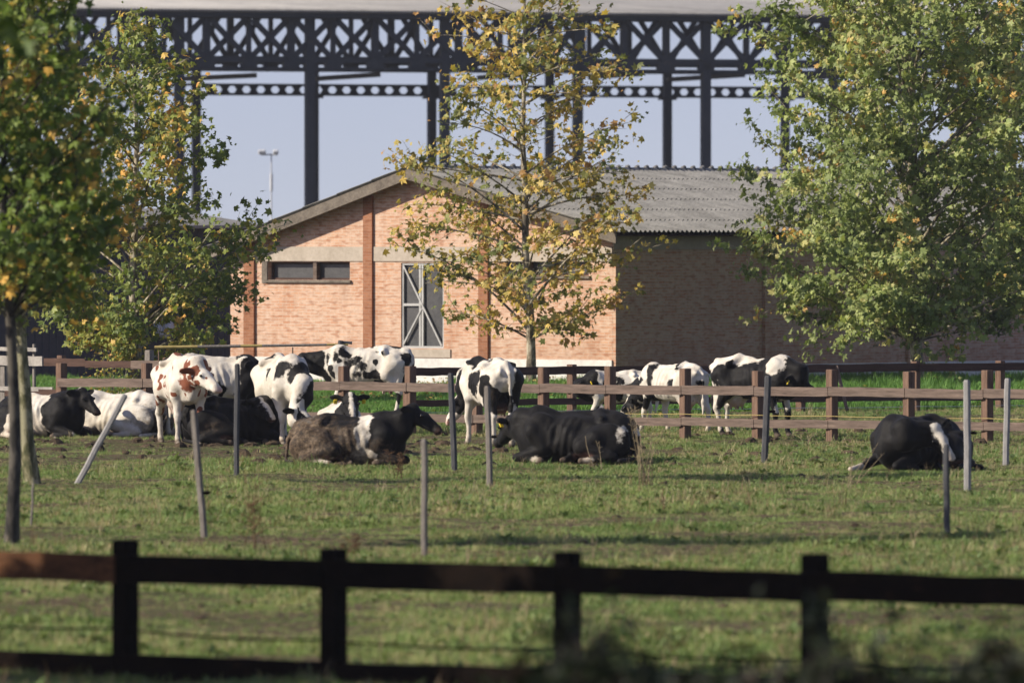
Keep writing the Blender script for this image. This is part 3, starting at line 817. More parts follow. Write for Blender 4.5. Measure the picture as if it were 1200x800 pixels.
# rake boards, roof sheets (corrugated along the ridge direction)
def rake(xa, xb, y):
    f = MB()
    za = (APEX - SLR*(xa-AX) if xa > AX else APEX - SLL*(AX-xa)); zb = (APEX - SLR*(xb-AX) if xb > AX else APEX - SLL*(AX-xb))
    f.prism([(xa, za-.30), (xb, zb-.30), (xb, zb-.04), (xa, za-.04)], y, y+.06)
    return f.build('rake_board', M['concrete_old'], barn)
rake(WL-.45, AX-.002, -.45); rake(AX+.002, .42, -.45)
f = MB()
for xa, xb in ((WL-.45, AX), (AX, .42)):
    za, zb = roof_under(xa)+.2, roof_under(xb)+.2
    f.prism([(xa,za-.03),(xb,zb-.03),(xb,zb),(xa,za)], -.385, LB+.3)
f.build('roof_soffit', M['rail_dark'], barn)
def corrugated(name, xa, za, xb, zb, y0, y1, pitch, amp, mat, parent, rows=6, sheet=1.1, thick=.012):
    ny_ = int((y1-y0)/pitch*8); yy = np.linspace(y0, y1, ny_)
    wv = amp*np.sin(2*np.pi*yy/pitch)
    xs0 = []; zs0 = []
    L = math.hypot(xb-xa, zb-za); ns = max(1, int(round(L/sheet)))
    for k in range(ns):            # overlapping sheets: each lap steps up a little
        for e in (0.0, 1.0):
            s = (k+e)/ns; xs0.append(xa+(xb-xa)*s); zs0.append(za+(zb-za)*s + (.0 if e == 1.0 else .017))
    xs0 = np.array(xs0); zs0 = np.array(zs0)
    V = np.stack([np.repeat(xs0, ny_), np.tile(yy, len(xs0)), np.repeat(zs0, ny_)+np.tile(wv, len(xs0))], 1)
    # underside
    V2 = V.copy(); V2[:,2] -= thick
    I = np.arange(len(xs0)*ny_).reshape(len(xs0), ny_)
    q1 = np.stack([I[:-1,:-1], I[1:,:-1], I[1:,1:], I[:-1,1:]], -1).reshape(-1,4)
    n0 = len(V)
    rim = np.concatenate([np.stack([I[0,:-1], I[0,1:], I[0,1:]+n0, I[0,:-1]+n0], -1), np.stack([I[-1,1:], I[-1,:-1], I[-1,:-1]+n0, I[-1,1:]+n0], -1),
                          np.stack([I[1:,0], I[:-1,0], I[:-1,0]+n0, I[1:,0]+n0], -1), np.stack([I[:-1,-1], I[1:,-1], I[1:,-1]+n0, I[:-1,-1]+n0], -1)])
    me = np_mesh(name, np.concatenate([V, V2]), [q1, q1[:,::-1]+n0, rim], False)
    return link_mesh(name, me, mat, parent)
corrugated('roof', .52, EAVE_R-.02, AX, APEX, -.5, LB+.3, .19, .029, M['fibre'], barn)
corrugated('roof', WL-.55, APEX-SLL*(AX-WL+.55), AX, APEX, -.5, LB+.3, .19, .029, M['fibre'], barn)
# ridge caps: overlapping angled pieces, one per sheet
f = MB(); y = -.52
while y < LB:
    f.prism([(AX-.17, APEX-.03), (AX-.05, APEX+.055), (AX+.05, APEX+.055), (AX+.17, APEX-.03), (AX+.05, APEX+.0), (AX-.05, APEX+.0)], y, y+.30)
    f.tube([(AX, y+.30, APEX+.045), (AX, y+.40, APEX+.065)], [.05, .062], 8)
    y += .40
f.build('ridge_cap', M['fibre'], barn)
# iron stays hanging on the long wall
# ------------------------------------------------------------------ dark shed at the left
SA = pt(-70, 0, 238); SA.z = 0
shed = empty('dark_shed', SA, TH)
tag(shed, 'low dark blue grey shed in shade behind the left trees', 'shed')
LS = 9.6
f = MB()
f.box((LS/2, .1, 1.94), (LS/2, .1, 1.94)); f.box((LS-.1, 4.2, 1.94), (.1, 3.99, 1.94)); f.box((.1, 4.2, 1.94), (.1, 3.99, 1.94))
k = 0
while k*.22 < LS:              # sheet ribs
    f.box((k*.22+.05, -.012, 1.92), (.022, .0118, 1.88)); k += 1
f.build('wall', M['shed'], shed)
me = MB()
me.add([(-.3,-.45,3.80),(LS+.3,-.45,3.80),(LS+.3,4.2,4.25),(-.3,4.2,4.25),(-.3,-.45,3.88),(LS+.3,-.45,3.88),(LS+.3,4.2,4.33),(-.3,4.2,4.33)],
       [(0,3,2,1),(4,5,6,7),(0,1,5,4),(1,2,6,5),(2,3,7,6),(3,0,4,7)])
me.build('roof', M['fibre'], shed)
f = MB(); f.box((4.5, -.06, 1.25), (.38, .03, .30)); f.build('window', M['steel_grey'], shed)
f = MB()
c = Vector((6.75, -.05, 1.22))
f.tube([c, c+Vector((-.05,-.12,0)), c+Vector((-.10,-.40,0)), c+Vector((-.12,-.50,0)), c+Vector((-.12,-.48,0))], [.20,.25,.25,.22,.14], 18)
f.build('ventilator', M['lamp_metal'], shed, smooth=True)

# ------------------------------------------------------------------ open steel hangar far behind
HA = math.radians(20); HD = 458.0
H0 = pt(100, 0, HD); H0.z = 0
hangar = empty('steel_hangar', H0, HA)
tag(hangar, 'huge open steel hangar with lattice trusses and pale corrugated roof behind the barn', 'hangar')
def hx(px, y=0.0):
    k = (px-600)/F; ch, sh = math.cos(HA), math.sin(HA)
    bx, bd = H0.x - y*sh, H0.y + y*ch
    return (k*bd - bx)/(ch - k*sh)
EH = 14.68; BCH = 12.35; YB = 50.0
XL, XR = hx(-60), hx(1290)
def girder(y, xcols, phase, panel, top, bot, cw):
    f = MB(); xl, xr = hx(-60, y), hx(1300, y)
    for zz, hh in ((top-.06, .18), (bot, .30), (bot-.45, .14)): f.bar((xl, y, zz), (xr, y, zz), .32, hh)
    g = f.build('lattice_girder', M['steel'], hangar)
    x = xl + phase; i = 0
    while x < xr:
        f = MB(); wv = .34 if i % 2 == 0 else .2
        f.bar((x, y-.02, bot-.5), (x, y-.02, top-.1), .3, wv, up=(1,0,0)); f.build('upright', M['steel'], g)
        if x + panel < xr:
            f = MB()
            f.bar((x+.15, y+.03, bot+.1), (x+panel-.15, y+.03, top-.18), .18, .27); f.bar((x+.15, y-.17, top-.18), (x+panel-.15, y-.17, bot+.1), .18, .27)
            f.box((x+panel/2, y-.07, (top+bot)/2-.05), (.2, .15, .2)); f.build('cross_brace', M['steel'], g)
            f = MB()
            f.box((x, y, bot-.2), (.4, .19, .22)); f.build('gusset', M['steel'], g)
        x += panel; i += 1
    return g
pan = (hx(827)-hx(731))/2
girder(0.0, None, (hx(827)-hx(-60)) % pan, pan, EH-.2, BCH, .5)
panb = (hx(782, YB)-hx(644, YB))/3
girder(YB, None, (hx(782, YB)-hx(-60, YB)) % panb, panb, EH+1.9, BCH+.85, .45)
for px in (57, 210, 363, 521, 677, 827, 977, 1127):
    f = MB(); f.bar((hx(px), 0, 0), (hx(px), 0, EH-.3), .38, .44, up=(1,0,0)); f.build('column', M['steel'], hangar)
for px in (92, 230, 368, 506, 644, 782, 920, 1058, 1185):
    x = hx(px, YB)
    f = MB(); f.bar((x, YB, 0), (x, YB, BCH+.6), .36, .44, up=(1,0,0)); f.box((x, YB, 11.30), (.45,.3,.06)); f.build('column', M['steel'], hangar)
# castellated crane beam along the rear columns: hexagonal holes
def castellated(y, z0, z1):
    f = MB(); hgt = z1-z0; p = (hx(500,y)-hx(483.4,y)); x = XL; t2 = .06; zm = (z0+z1)/2; hh = hgt*.34; fl = .05
    x = hx(-60,y); xr = hx(1300,y); f.bar((x,y,z0),(xr,y,z0),.3,.09); f.bar((x,y,z1),(xr,y,z1),.3,.09)
    zb, zt = z0+.045, z1-.045
    while x < xr:
        a = p*.33; xm = x+p/2                  # hole between x+.. : hexagon with flat top
        hex_ = [(xm-a, zm), (xm-a*.5, zm+hh), (xm+a*.5, zm+hh), (xm+a, zm), (xm+a*.5, zm-hh), (xm-a*.5, zm-hh)]
        for yy, fl_ in ((y-t2, 1), (y+t2, -1)):
            n = [(x,yy,zb),(x,yy,zt),(x+p,yy,zt),(x+p,yy,zb),(x,yy,zm),(x+p,yy,zm)] + [(q[0],yy,q[1]) for q in hex_]
            fs = [(4,6,7,1),(1,7,8,2),(2,8,9,5),(5,9,10,3),(3,10,11,0),(0,11,6,4)]
            f.add(n, fs if fl_ < 0 else [q[::-1] for q in fs])
        n = [(q[0],yy,q[1]) for yy in (y-t2,y+t2) for q in hex_]
        f.add(n, [(i,(i+1)%6,(i+1)%6+6,i+6) for i in range(6)])
        x += p
    return f.build('castellated_beam', M['steel'], hangar)
castellated(YB+.5, 11.42, 11.98)
# crane walkway planks under the girders, lit grey
for px0, px1, y0_, y1_ in ((215, 300, 92.5, 88.5), (370, 445, 92.5, 87.5), (560, 610, 91.5, 88), (690, 750, 90.5, 87), (782, 872, 93.5, 88.0), (930, 1010, 92, 88)):
    d = H0.y + 30
    f = MB()
    yy = YB*.62
    def zz(py, px): 
        dd = H0.y + hx(px, yy)*math.sin(HA) + yy*math.cos(HA); return HC-(py-YH)*dd/F
    f.bar((hx(px0,yy), yy, zz(y0_,px0)), (hx(px1,yy), yy, zz(y1_,px1)), .3, .26); f.build('tie_rod', M['steel_grey'], hangar)
f = MB(); f.box(((XL+XR)/2, -.75, EH-.10), ((XR-XL)/2, .08, .17)); f.box(((XL+XR)/2, -.55, EH-.28), ((XR-XL)/2, .14, .03)); f.build('eaves_beam', M['steel'], hangar)
# roof: corrugated sheet rising to a ridge, built with its ribs along local x
def hroof(y0, z0, y1, z1):
    pitch = .177/1.0; n_ = int((XR-XL)/pitch*6); xx = np.linspace(XL, XR, n_); wv = .075*np.sin(2*np.pi*xx/pitch)
    rows = 9; s = np.linspace(0,1,rows)
    V = np.stack([np.tile(xx, rows), np.repeat(y0+(y1-y0)*s, n_), np.repeat(z0+(z1-z0)*s, n_)+np.tile(wv, rows)], 1)
    I = np.arange(rows*n_).reshape(rows, n_)
    q1 = np.stack([I[:-1,:-1], I[:-1,1:], I[1:,1:], I[1:,:-1]], -1).reshape(-1,4)
    V2 = V.copy(); V2[:,2] -= .05; n0 = len(V)
    rim = np.stack([I[0,1:], I[0,:-1], I[0,:-1]+n0, I[0,1:]+n0], -1)
    link_mesh('roof', np_mesh('roof', np.concatenate([V,V2]), [q1, q1[:,::-1]+n0, rim], True), M['fibre_pale'], hangar)
hroof(-1.1, EH+.06, YB+1.2, EH+2.75)

# floodlight mast beyond the barn
md = F/26.0
mb = pt(318, 180, md); mast = empty('floodlight_mast', (mb.x, md, 0))
tag(mast, 'thin pale floodlight mast standing left of the barn roof', 'mast')
f = MB(); f.tube([(0,0,0),(0,0,mb.z*.6),(0,0,mb.z*.6),(0,0,mb.z)], [.065,.055,.035,.03], 10); f.tube([(0,0,mb.z-1.7),(0,0,mb.z-.9)], [.075,.075], 8); f.build('pole', M['lamp_metal'], mast)
f = MB(); f.bar((-.5,0,mb.z-.05),(.28,0,mb.z-.05), .07,.07); f.build('crossarm', M['lamp_metal'], mast)
for xx, w_ in ((-.42, .17), (.2, .12)):
    f = MB(); f.box((xx, -.1, mb.z+.08), (w_, .12, .08), M=Matrix.Rotation(.35, 3, 'X'), bev=.03); f.build('floodlight', M['lamp_metal'], mast)

# ------------------------------------------------------------------ fences
def fence_point(A, B, px):
    """point on the ground line A-B that is seen in photo column px"""
    k = (px-600)/F; D = B - A
    t = (k*A.y - A.x)/(D.x - k*D.y)
    return A + D*t

def jitter(): return random.uniform(-.02, .02)
# paddock fence behind the herd
MA, MBp = Vector((-520/63.1, F/63.1, 0)), Vector((580/68.2, F/68.2, 0))
fdir = (MBp-MA).normalized(); fnrm = Vector((fdir.y, -fdir.x, 0))      # towards the camera
frz = math.atan2(fdir.y, fdir.x)
paddock = empty('paddock_fence', fence_point(MA, MBp, 637))
tag(paddock, 'brown two rail paddock fence of square posts right behind the resting herd', 'fence')
ppx = [-12, 72, 172, 250, 326, 403, 481, 559, 637, 715, 803, 888, 975, 1065, 1157, 1245]
pp = [fence_point(MA, MBp, p) for p in ppx]
for k, p in enumerate(pp):
    f = MB(); z = 1.245 + random.uniform(-.03,.03)
    f.box((p.x, p.y, z/2-.15), (.078, .078, z/2+.15), frz-.22+random.uniform(-.05,.05), bev=.008)
    f.build('post', M['post'], paddock, world=True)
def rail_between(a, b, z, h, t, off, mat, parent, name='rail', zj=.0):
    f = MB(); n = (b-a).normalized(); nn = Vector((n.y, -n.x, 0))
    o = nn*off
    f.bar(a+o+Vector((0,0,z+random.uniform(-zj,zj))), b+o+Vector((0,0,z+random.uniform(-zj,zj))), t, h, jit=.006, nseg=8)
    return f.build(name, mat, parent, world=True)
for k in range(len(pp)-1):
    g = (pp[k+1]-pp[k]).normalized()*.006
    if ppx[k] >= 72: rail_between(pp[k]+g, pp[k+1]-g, .868, .158, .045, .102, M['rail'], paddock, zj=.012)
    if ppx[k] >= 326: rail_between(pp[k]+g, pp[k+1]-g, .312, .145, .045, .102, M['rail'], paddock, zj=.012)
# rear fence running back to the right
RA, RB = Vector((-1.86-12.4*.08, 186.1-8.0*.08, 0)), Vector((10.54, 194.1, 0))
rear = empty('rear_fence', fence_point(RA, RB, 670))
tag(rear, 'dark two rail fence in front of the brick barn, behind the standing cows', 'fence')
rpx = [478, 575, 670, 802, 938, 1073, 1172, 1255]
rp = [fence_point(RA, RB, p) for p in rpx]
for p in rp:
    f = MB(); f.box((p.x, p.y, .36), (.075, .075, .66), frz+random.uniform(-.05,.05), bev=.008); f.build('post', M['post'], rear, world=True)
for k in range(len(rp)-1):
    g = (rp[k+1]-rp[k]).normalized()*.006
    rail_between(rp[k]+g, rp[k+1]-g, .90, .16, .045, .10, M['rail_dark'], rear, zj=.01)
    rail_between(rp[k]+g, rp[k+1]-g, .28, .13, .045, .10, M['rail_dark'], rear, zj=.01)
# left fence with bleached boards before the shed
LA, LBp = gp(-30, 478), gp(205, 482)
lf = empty('board_fence', fence_point(LA, LBp, 72))
tag(lf, 'old patched board fence with bleached left board in front of the dark shed', 'fence')
for px, hgt, mt in ((5,1.05,'stake'), (40,1.35,'stake'), (72,1.12,'post'), (175,1.25,'stake'), (196,1.1,'post')):
    p = fence_point(LA, LBp, px); f = MB(); wd = .03 if px == 40 else .07
    f.box((p.x, p.y, hgt/2-.15), (wd, wd, hgt/2+.15), frz, bev=.006); f.build('post', M[mt], lf, world=True)
for a, b, z, h, mt in ((-25,54,1.0,.2,'rail_pale'), (56,104,.98,.16,'rail_dark'), (104,158,.95,.14,'rail_dark'), (158,199,.95,.17,'rail'),
                       (-25,66,.42,.09,'rail_pale'), (10,72,.34,.16,'rail_dark'), (-20,47,1.24,.08,'rail_pale')):
    rail_between(fence_point(LA,LBp,a), fence_point(LA,LBp,b), z, h, .04, .10 if mt != 'rail_dark' else .098, M[mt], lf, 'rail')
# nearest fence
def near_pt(px):
    s = 143.9 + (156.0-143.9)*px/1200; d = F/s
    return Vector(((px-600)*d/F, d, 0))
def nearz(k): return .883
near = empty('near_fence', near_pt(600))
tag(near, 'nearest dark wooden fence, blurred, crossing the bottom of the field', 'fence')
NA, NB = near_pt(-120), near_pt(1320)
npx = [-560, -330, -92, 147, 391, 665, 955, 1262, 1590, 1940]
nps = [fence_point(NA, NB, p) for p in npx]
ndir = (NB-NA).normalized(); nrz = math.atan2(ndir.y, ndir.x)
for p, z in zip(nps, (1.1,1.12,1.11,1.11,1.08,1.10,1.13,1.11,1.1,1.12)):
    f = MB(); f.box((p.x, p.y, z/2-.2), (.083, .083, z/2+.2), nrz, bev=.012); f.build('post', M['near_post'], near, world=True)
for k in range(len(nps)-1):
    g = ndir*.008
    rail_between(nps[k]+g, nps[k+1]-g, nearz(k), .222, .05, .113, M['near_sunlit'] if k == 2 else M['near_dark'], near, zj=.01)
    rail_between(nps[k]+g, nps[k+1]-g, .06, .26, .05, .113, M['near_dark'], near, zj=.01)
# wires of the nearest fence, electric ropes of the paddock fence
def rope(name, label, A, B, pxs, zs, off, rad, mat, cat='rope', sag=.012):
    n = (B-A).normalized(); nn = Vector((n.y, -n.x, 0))
    path = []
    for i in range(len(pxs)-1):
        a = fence_point(A,B,pxs[i]); b = fence_point(A,B,pxs[i+1]); za, zb = zs[i], zs[i+1]
        for s in (0,.25,.5,.75): path.append(a*(1-s)+b*s + nn*off + Vector((0,0,za*(1-s)+zb*s - sag*4*s*(1-s))))
    path.append(fence_point(A,B,pxs[-1]) + nn*off + Vector((0,0,zs[-1])))
    f = MB(); f.tube(path, rad, 6)
    o = f.build(name, mat, None, loc=path[0], world=True); tag(o, label, cat); return o
rope('electric_rope', 'thin yellow electric rope strung along the brown paddock fence', MA, MBp, [590]+ppx[8:], [.45+.004*jitter()]*9, .135, .0065, M['rope_yellow'])
rope('electric_rope', 'thin white electric rope strung low along the dark rear fence', RA, RB, rpx, [.10]*8, .135, .0065, M['rope_white'])
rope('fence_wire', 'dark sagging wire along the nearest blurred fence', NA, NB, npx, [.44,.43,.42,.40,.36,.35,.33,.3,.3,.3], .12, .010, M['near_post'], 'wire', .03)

# striped pole lying level across two low stakes
gd = F/58.5
gate = empty('striped_pole', (pt(300,405,gd).x, gd, 0)); tag(gate, 'long level yellow and grey striped pole before the left end of the gable', 'pole')
a, b = pt(181, 407, gd), pt(408, 403.5, gd)
for k in range(9):
    p, q_ = a.lerp(b, k/9), a.lerp(b, (k+1)/9)
    f = MB(); f.tube([p, q_], .034 - .0012*k, 10); f.build('band', M['rope_yellow'] if k in (0,1,4,8) else M['stake'], gate, world=True)
f = MB(); f.tube([b+Vector((-.16,0,.0)), b+Vector((-.15,0,.08))], .05, 8); f.tube([b+Vector((-.2,0,.05)), b+Vector((.08,0,.03))], .03, 8); f.build('hook', M['stake_dark'], gate, world=True)
for px in (186, 343, 398):
    p = pt(px, 405, gd); f = MB(); f.tube([(p.x,p.y,-.1),(p.x,p.y,p.z-.03)], .014, 6); f.build('support', M['black_wire'] if px > 190 else M['post'], gate, world=True)

# ------------------------------------------------------------------ stakes in the pasture
def stake(label, top, base, w_, mat, knob=0):
    b = gp(*base); t_ = pt(top[0], top[1], b.y - .0)
    w_ = w_*b.y/F
    f = MB(); d = (t_-b)
    k = 5; vs = []
    rz = random.uniform(.3,.9)
    f.tube([b - d*.12] + [b + d*(i/k) + Vector((random.uniform(-.006,.006), random.uniform(-.006,.006), 0)) for i in range(k)] + [b+d*.985, b+d], [w_*.52]*(k+1)+[w_*.5, w_*.32], 6)
    o = f.build('wooden_stake', mat, None, loc=b, world=True)
    tag(o, label, 'stake', 'thin stakes standing in the pasture')
    if knob:
        p = d*knob; f = MB(); f.tube([p, p+Vector((w_*.9,-.01,0)), p+Vector((w_*1.3,-.01,0))], [.018,.026,.016], 8); f.build('insulator', M['near_post'], o, smooth=True)
    return o
stake('strongly leaning grey stake in front of the white lying cow', (147,462), (90,568), 7, M['stake_pale'])
stake('slightly tilted brown grey stake in front of the brown faced cow', (227,480), (240,632), 8.5, M['stake'], .36)
stake('upright dark stake in front of the black lying cow at left', (278,426), (277,558), 6.5, M['stake_dark'])
stake('dark slim stake just left of the cow seen from behind', (528,437), (533,552), 7.5, M['stake_dark'])
stake('grey stake standing in front of the hind legs of the cow seen from behind', (571,452), (574,576), 7.5, M['stake'], .52)
stake('grey stake nearest the middle of the near fence, below the muddy cow', (497,514), (498,654), 8, M['stake'])
stake('dark stake standing before the black cow with white shoulders at the fence', (900,440), (896,545), 8, M['stake_dark'], .6)
stake('thick pale stake at the right edge of the lying cow far right', (1133,445), (1134,577), 8.5, M['stake_pale'], .53)
stake('pale stake furthest to the right beside the paddock fence', (1181,443), (1179,546), 7.5, M['stake_pale'])
stake('short dark stake in front of the lying cow far right', (1109,520), (1110,632), 7.5, M['stake_dark'])
stake('short thin dry stake beside the leaning mossy trunk', (39,566), (36,618), 3, M['stake'])
# leaning lath at the paddock fence
b = fence_point(MA, MBp, 690) + fnrm*.35; t_ = fence_point(MA, MBp, 713) + fnrm*.16
f = MB(); f.bar(b + Vector((0,0,-.05)), t_ + Vector((0,0,.58)), .03, .06)
tag(f.build('wooden_lath', M['stake_pale'], None, loc=b, world=True), 'short pale lath leaning on the paddock fence behind the big black cow', 'lath')
b = fence_point(RA, RB, 993) + Vector((.0,-.4,0)); t_ = fence_point(RA, RB, 980) + Vector((0,-.15,0))
f = MB(); f.bar(b + Vector((0,0,-.05)), t_ + Vector((0,0,.95)), .04, .06)
tag(f.build('wooden_lath', M['rail'], None, loc=b, world=True), 'brown lath leaning against the dark rear fence right of the black cow', 'lath')

# ------------------------------------------------------------------ dry weeds
def dry_weed(label, px, py, hpx, wpx, nst, seed, mat='dry', branchy=False, lean=0.0):
    r = random.Random(seed); b = gp(px, py); s = b.y/F
    f = MB()
    for i in range(nst):
        h = hpx*s*r.uniform(.55, 1.0); az = r.uniform(0, 6.283); sp = wpx*s*r.uniform(.1, .5)
        p0 = Vector((r.gauss(0,.05), r.gauss(0,.05), -.04)); p1 = p0 + Vector((math.cos(az)*sp + lean*h, math.sin(az)*sp, h))
        mid = (p0+p1)/2 + Vector((r.gauss(0,.04), r.gauss(0,.04), h*.08))
        pts = [p0*(1-u)**2 + mid*2*u*(1-u) + p1*u*u for u in (0,.25,.5,.75,1)]
        rr = .008 if i == 0 and nst < 4 else .0055
        f.tube(pts, [rr*(1-.55*k/4) for k in range(5)], 5)
        for j in range(8 if branchy else 3):
            u = r.uniform(.25,.95); q0 = p0*(1-u)**2 + mid*2*u*(1-u) + p1*u*u
            a2 = r.uniform(0,6.283); l = (h*.28*(1.1-u) + .04) if branchy else h*.12
            f.tube([q0, q0+Vector((math.cos(a2)*l, math.sin(a2)*l, l*r.uniform(.1,.9)))], [.004,.002], 4)
            if branchy:
                for _ in range(3):
                    v = r.uniform(.3,1); q1 = q0+Vector((math.cos(a2)*l*v, math.sin(a2)*l*v, l*.4*v)); a3 = r.uniform(0,6.283)
                    f.tube([q1, q1+Vector((math.cos(a3)*.04, math.sin(a3)*.04, .02))], [.004,.002], 4)
    o = f.build('dry_weed', M[mat], None, loc=b, smooth=True); tag(o, label, 'weed', 'dry weeds in the pasture'); return o
dry_weed('tall clump of dry brown stems right of the big black lying cow', 756, 568, 105, 50, 15, 1)
dry_weed('thin bent dry stems left of the lying cow far right', 992, 574, 60, 60, 5, 2, lean=.4)
dry_weed('feathery reddish weed standing alone below the dark left stake', 304, 645, 100, 38, 5, 3, 'reddish', True)
dry_weed('single thin bent dry stalk above the third fence post', 700, 662, 40, 20, 2, 4, lean=-.3)
dry_weed('small reddish dry stem in the middle of the grass', 770, 600, 40, 20, 3, 5, 'reddish')
dry_weed('dry brown weed in front of the muddy cow', 470, 560, 40, 40, 5, 6, 'reddish', True)
dry_weed('short dry stalks in the grass beside the stake in the middle', 405, 655, 42, 40, 4, 7, 'reddish', True)
dry_weed('pale dry stalks at the foot of the dark stake by the fence', 945, 520, 22, 60, 5, 8)
dry_weed('two thin dry stalks before the belly of the big black cow', 700, 552, 58, 30, 3, 9, lean=-.25)
# ------------------------------------------------------------------ cows: one continuous body each, grown from a blended field
def cap(a, b, r1, r2, k=.05): return ('c', np.array(a, float), np.array(b, float), r1, r2, k)
def ell(c, r, k=.07, R=None): return ('e', np.array(c, float), np.array(r, float), R, k)
def sub(c, r, k=.06): return ('s', np.array(c, float), np.array(r, float), None, k)

def eval_field(prims, vs):
    los = []; his = []
    for p in prims:
        if p[0] == 'c':
            m = max(p[3], p[4]); los += [p[1]-m, p[2]-m]; his += [p[1]+m, p[2]+m]
        elif p[0] == 'e':
            m = max(p[2]); los.append(p[1]-m); his.append(p[1]+m)
    lo = np.min(los, 0)-.08; hi = np.max(his, 0)+.08
    lo[2] = max(lo[2], -.12)
    n = np.ceil((hi-lo)/vs).astype(int)+1
    ax = [lo[i]+vs*np.arange(n[i]) for i in range(3)]
    G = np.full(n, 2.0, np.float32)
    for p in prims:
        if p[0] == 'c':
            m = max(p[3], p[4])+p[5]+3*vs; a = np.minimum(p[1], p[2])-m; b = np.maximum(p[1], p[2])+m
        else:
            m = (max(p[2]) if p[3] is not None else p[2])+p[4]+3*vs; a = p[1]-m; b = p[1]+m
        sl = []
        for i in range(3):
            i0 = max(0, int((a[i]-lo[i])/vs)); i1 = min(n[i], int((b[i]-lo[i])/vs)+2); sl.append(slice(i0, max(i1, i0+1)))
        x = ax[0][sl[0]][:,None,None]; y = ax[1][sl[1]][None,:,None]; z = ax[2][sl[2]][None,None,:]
        g = G[sl[0], sl[1], sl[2]]
        if p[0] == 'c':
            A, B = p[1], p[2]; d = B-A; dd = float(d@d)+1e-9
            t = np.clip(((x-A[0])*d[0]+(y-A[1])*d[1]+(z-A[2])*d[2])/dd, 0, 1)
            D = np.sqrt((x-A[0]-t*d[0])**2+(y-A[1]-t*d[1])**2+(z-A[2]-t*d[2])**2) - (p[3]+(p[4]-p[3])*t)
            k = p[5]
        else:
            c, r_, R, k = p[1], p[2], p[3], p[4]
            X_, Y_, Z_ = x-c[0], y-c[1], z-c[2]
            if R is not None:
                X_, Y_, Z_ = (R[0][0]*X_+R[0][1]*Y_+R[0][2]*Z_), (R[1][0]*X_+R[1][1]*Y_+R[1][2]*Z_), (R[2][0]*X_+R[2][1]*Y_+R[2][2]*Z_)
            k0 = np.sqrt((X_/r_[0])**2+(Y_/r_[1])**2+(Z_/r_[2])**2); k1 = np.sqrt((X_/r_[0]**2)**2+(Y_/r_[1]**2)**2+(Z_/r_[2]**2)**2)+1e-6
            D = k0*(k0-1)/k1
        if p[0] == 's':
            h = np.clip(.5-.5*(g+D)/k, 0, 1); G[sl[0],sl[1],sl[2]] = g*(1-h)+(-D)*h + k*h*(1-h)
        else:
            h = np.clip(.5+.5*(D-g)/k, 0, 1); G[sl[0],sl[1],sl[2]] = D*(1-h)+g*h - k*h*(1-h)
    return G, lo

def surface_net(G, lo, vs):
    ins = G < 0
    nx_, ny_, nz_ = G.shape
    cor = [(i,j,k) for i in (0,1) for j in (0,1) for k in (0,1)]
    cnt = np.zeros((nx_-1, ny_-1, nz_-1), np.int8)
    for i,j,k in cor: cnt += ins[i:nx_-1+i, j:ny_-1+j, k:nz_-1+k]
    act = (cnt > 0) & (cnt < 8)
    idx = np.full(act.shape, -1, np.int64); ids = np.argwhere(act); idx[act] = np.arange(len(ids))
    val = {c: G[ids[:,0]+c[0], ids[:,1]+c[1], ids[:,2]+c[2]] for c in cor}
    acc = np.zeros((len(ids), 3)); num = np.zeros(len(ids))
    for c in cor:
        for a in range(3):
            if c[a]: continue
            e = list(c); e[a] = 1; e = tuple(e)
            va, vb = val[c], val[e]; m = (va < 0) != (vb < 0)
            t = np.where(m, va/(va-vb+1e-12), 0)
            P = np.array(c, float)[None].repeat(len(ids), 0); P[:,a] += t
            acc += P*m[:,None]; num += m
    V = (ids + acc/num[:,None])*vs + lo
    Q = []
    for a in range(3):
        b, c = [(1,2),(2,0),(0,1)][a]
        s0 = [slice(None)]*3; s1 = [slice(None)]*3; s0[a] = slice(0,-1); s1[a] = slice(1,None)
        ch = np.argwhere(ins[tuple(s0)] != ins[tuple(s1)])
        sh = act.shape
        ok = (ch[:,b] > 0) & (ch[:,c] > 0) & (ch[:,b] < sh[b]) & (ch[:,c] < sh[c])
        ch = ch[ok]
        def cell(db, dc):
            q = ch.copy(); q[:,b] -= db; q[:,c] -= dc; return idx[q[:,0], q[:,1], q[:,2]]
        quad = np.stack([cell(1,1), cell(0,1), cell(0,0), cell(1,0)], 1)
        flip = ~ins[ch[:,0], ch[:,1], ch[:,2]]
        quad[flip] = quad[flip][:, ::-1]
        Q.append(quad)
    Q = np.concatenate(Q); Q = Q[(Q >= 0).all(1)]
    return V, Q

def head_frame(hd, roll=0.0):
    D = np.array(hd, float); D /= np.linalg.norm(D)
    up = np.array([0,0,1.0]) if abs(D[2]) < .93 else np.array([1.0,0,0])
    S = np.cross(up, D); S /= np.linalg.norm(S); U = np.cross(D, S)
    c, s = math.cos(roll), math.sin(roll)
    return D, S*c+U*s, U*c-S*s

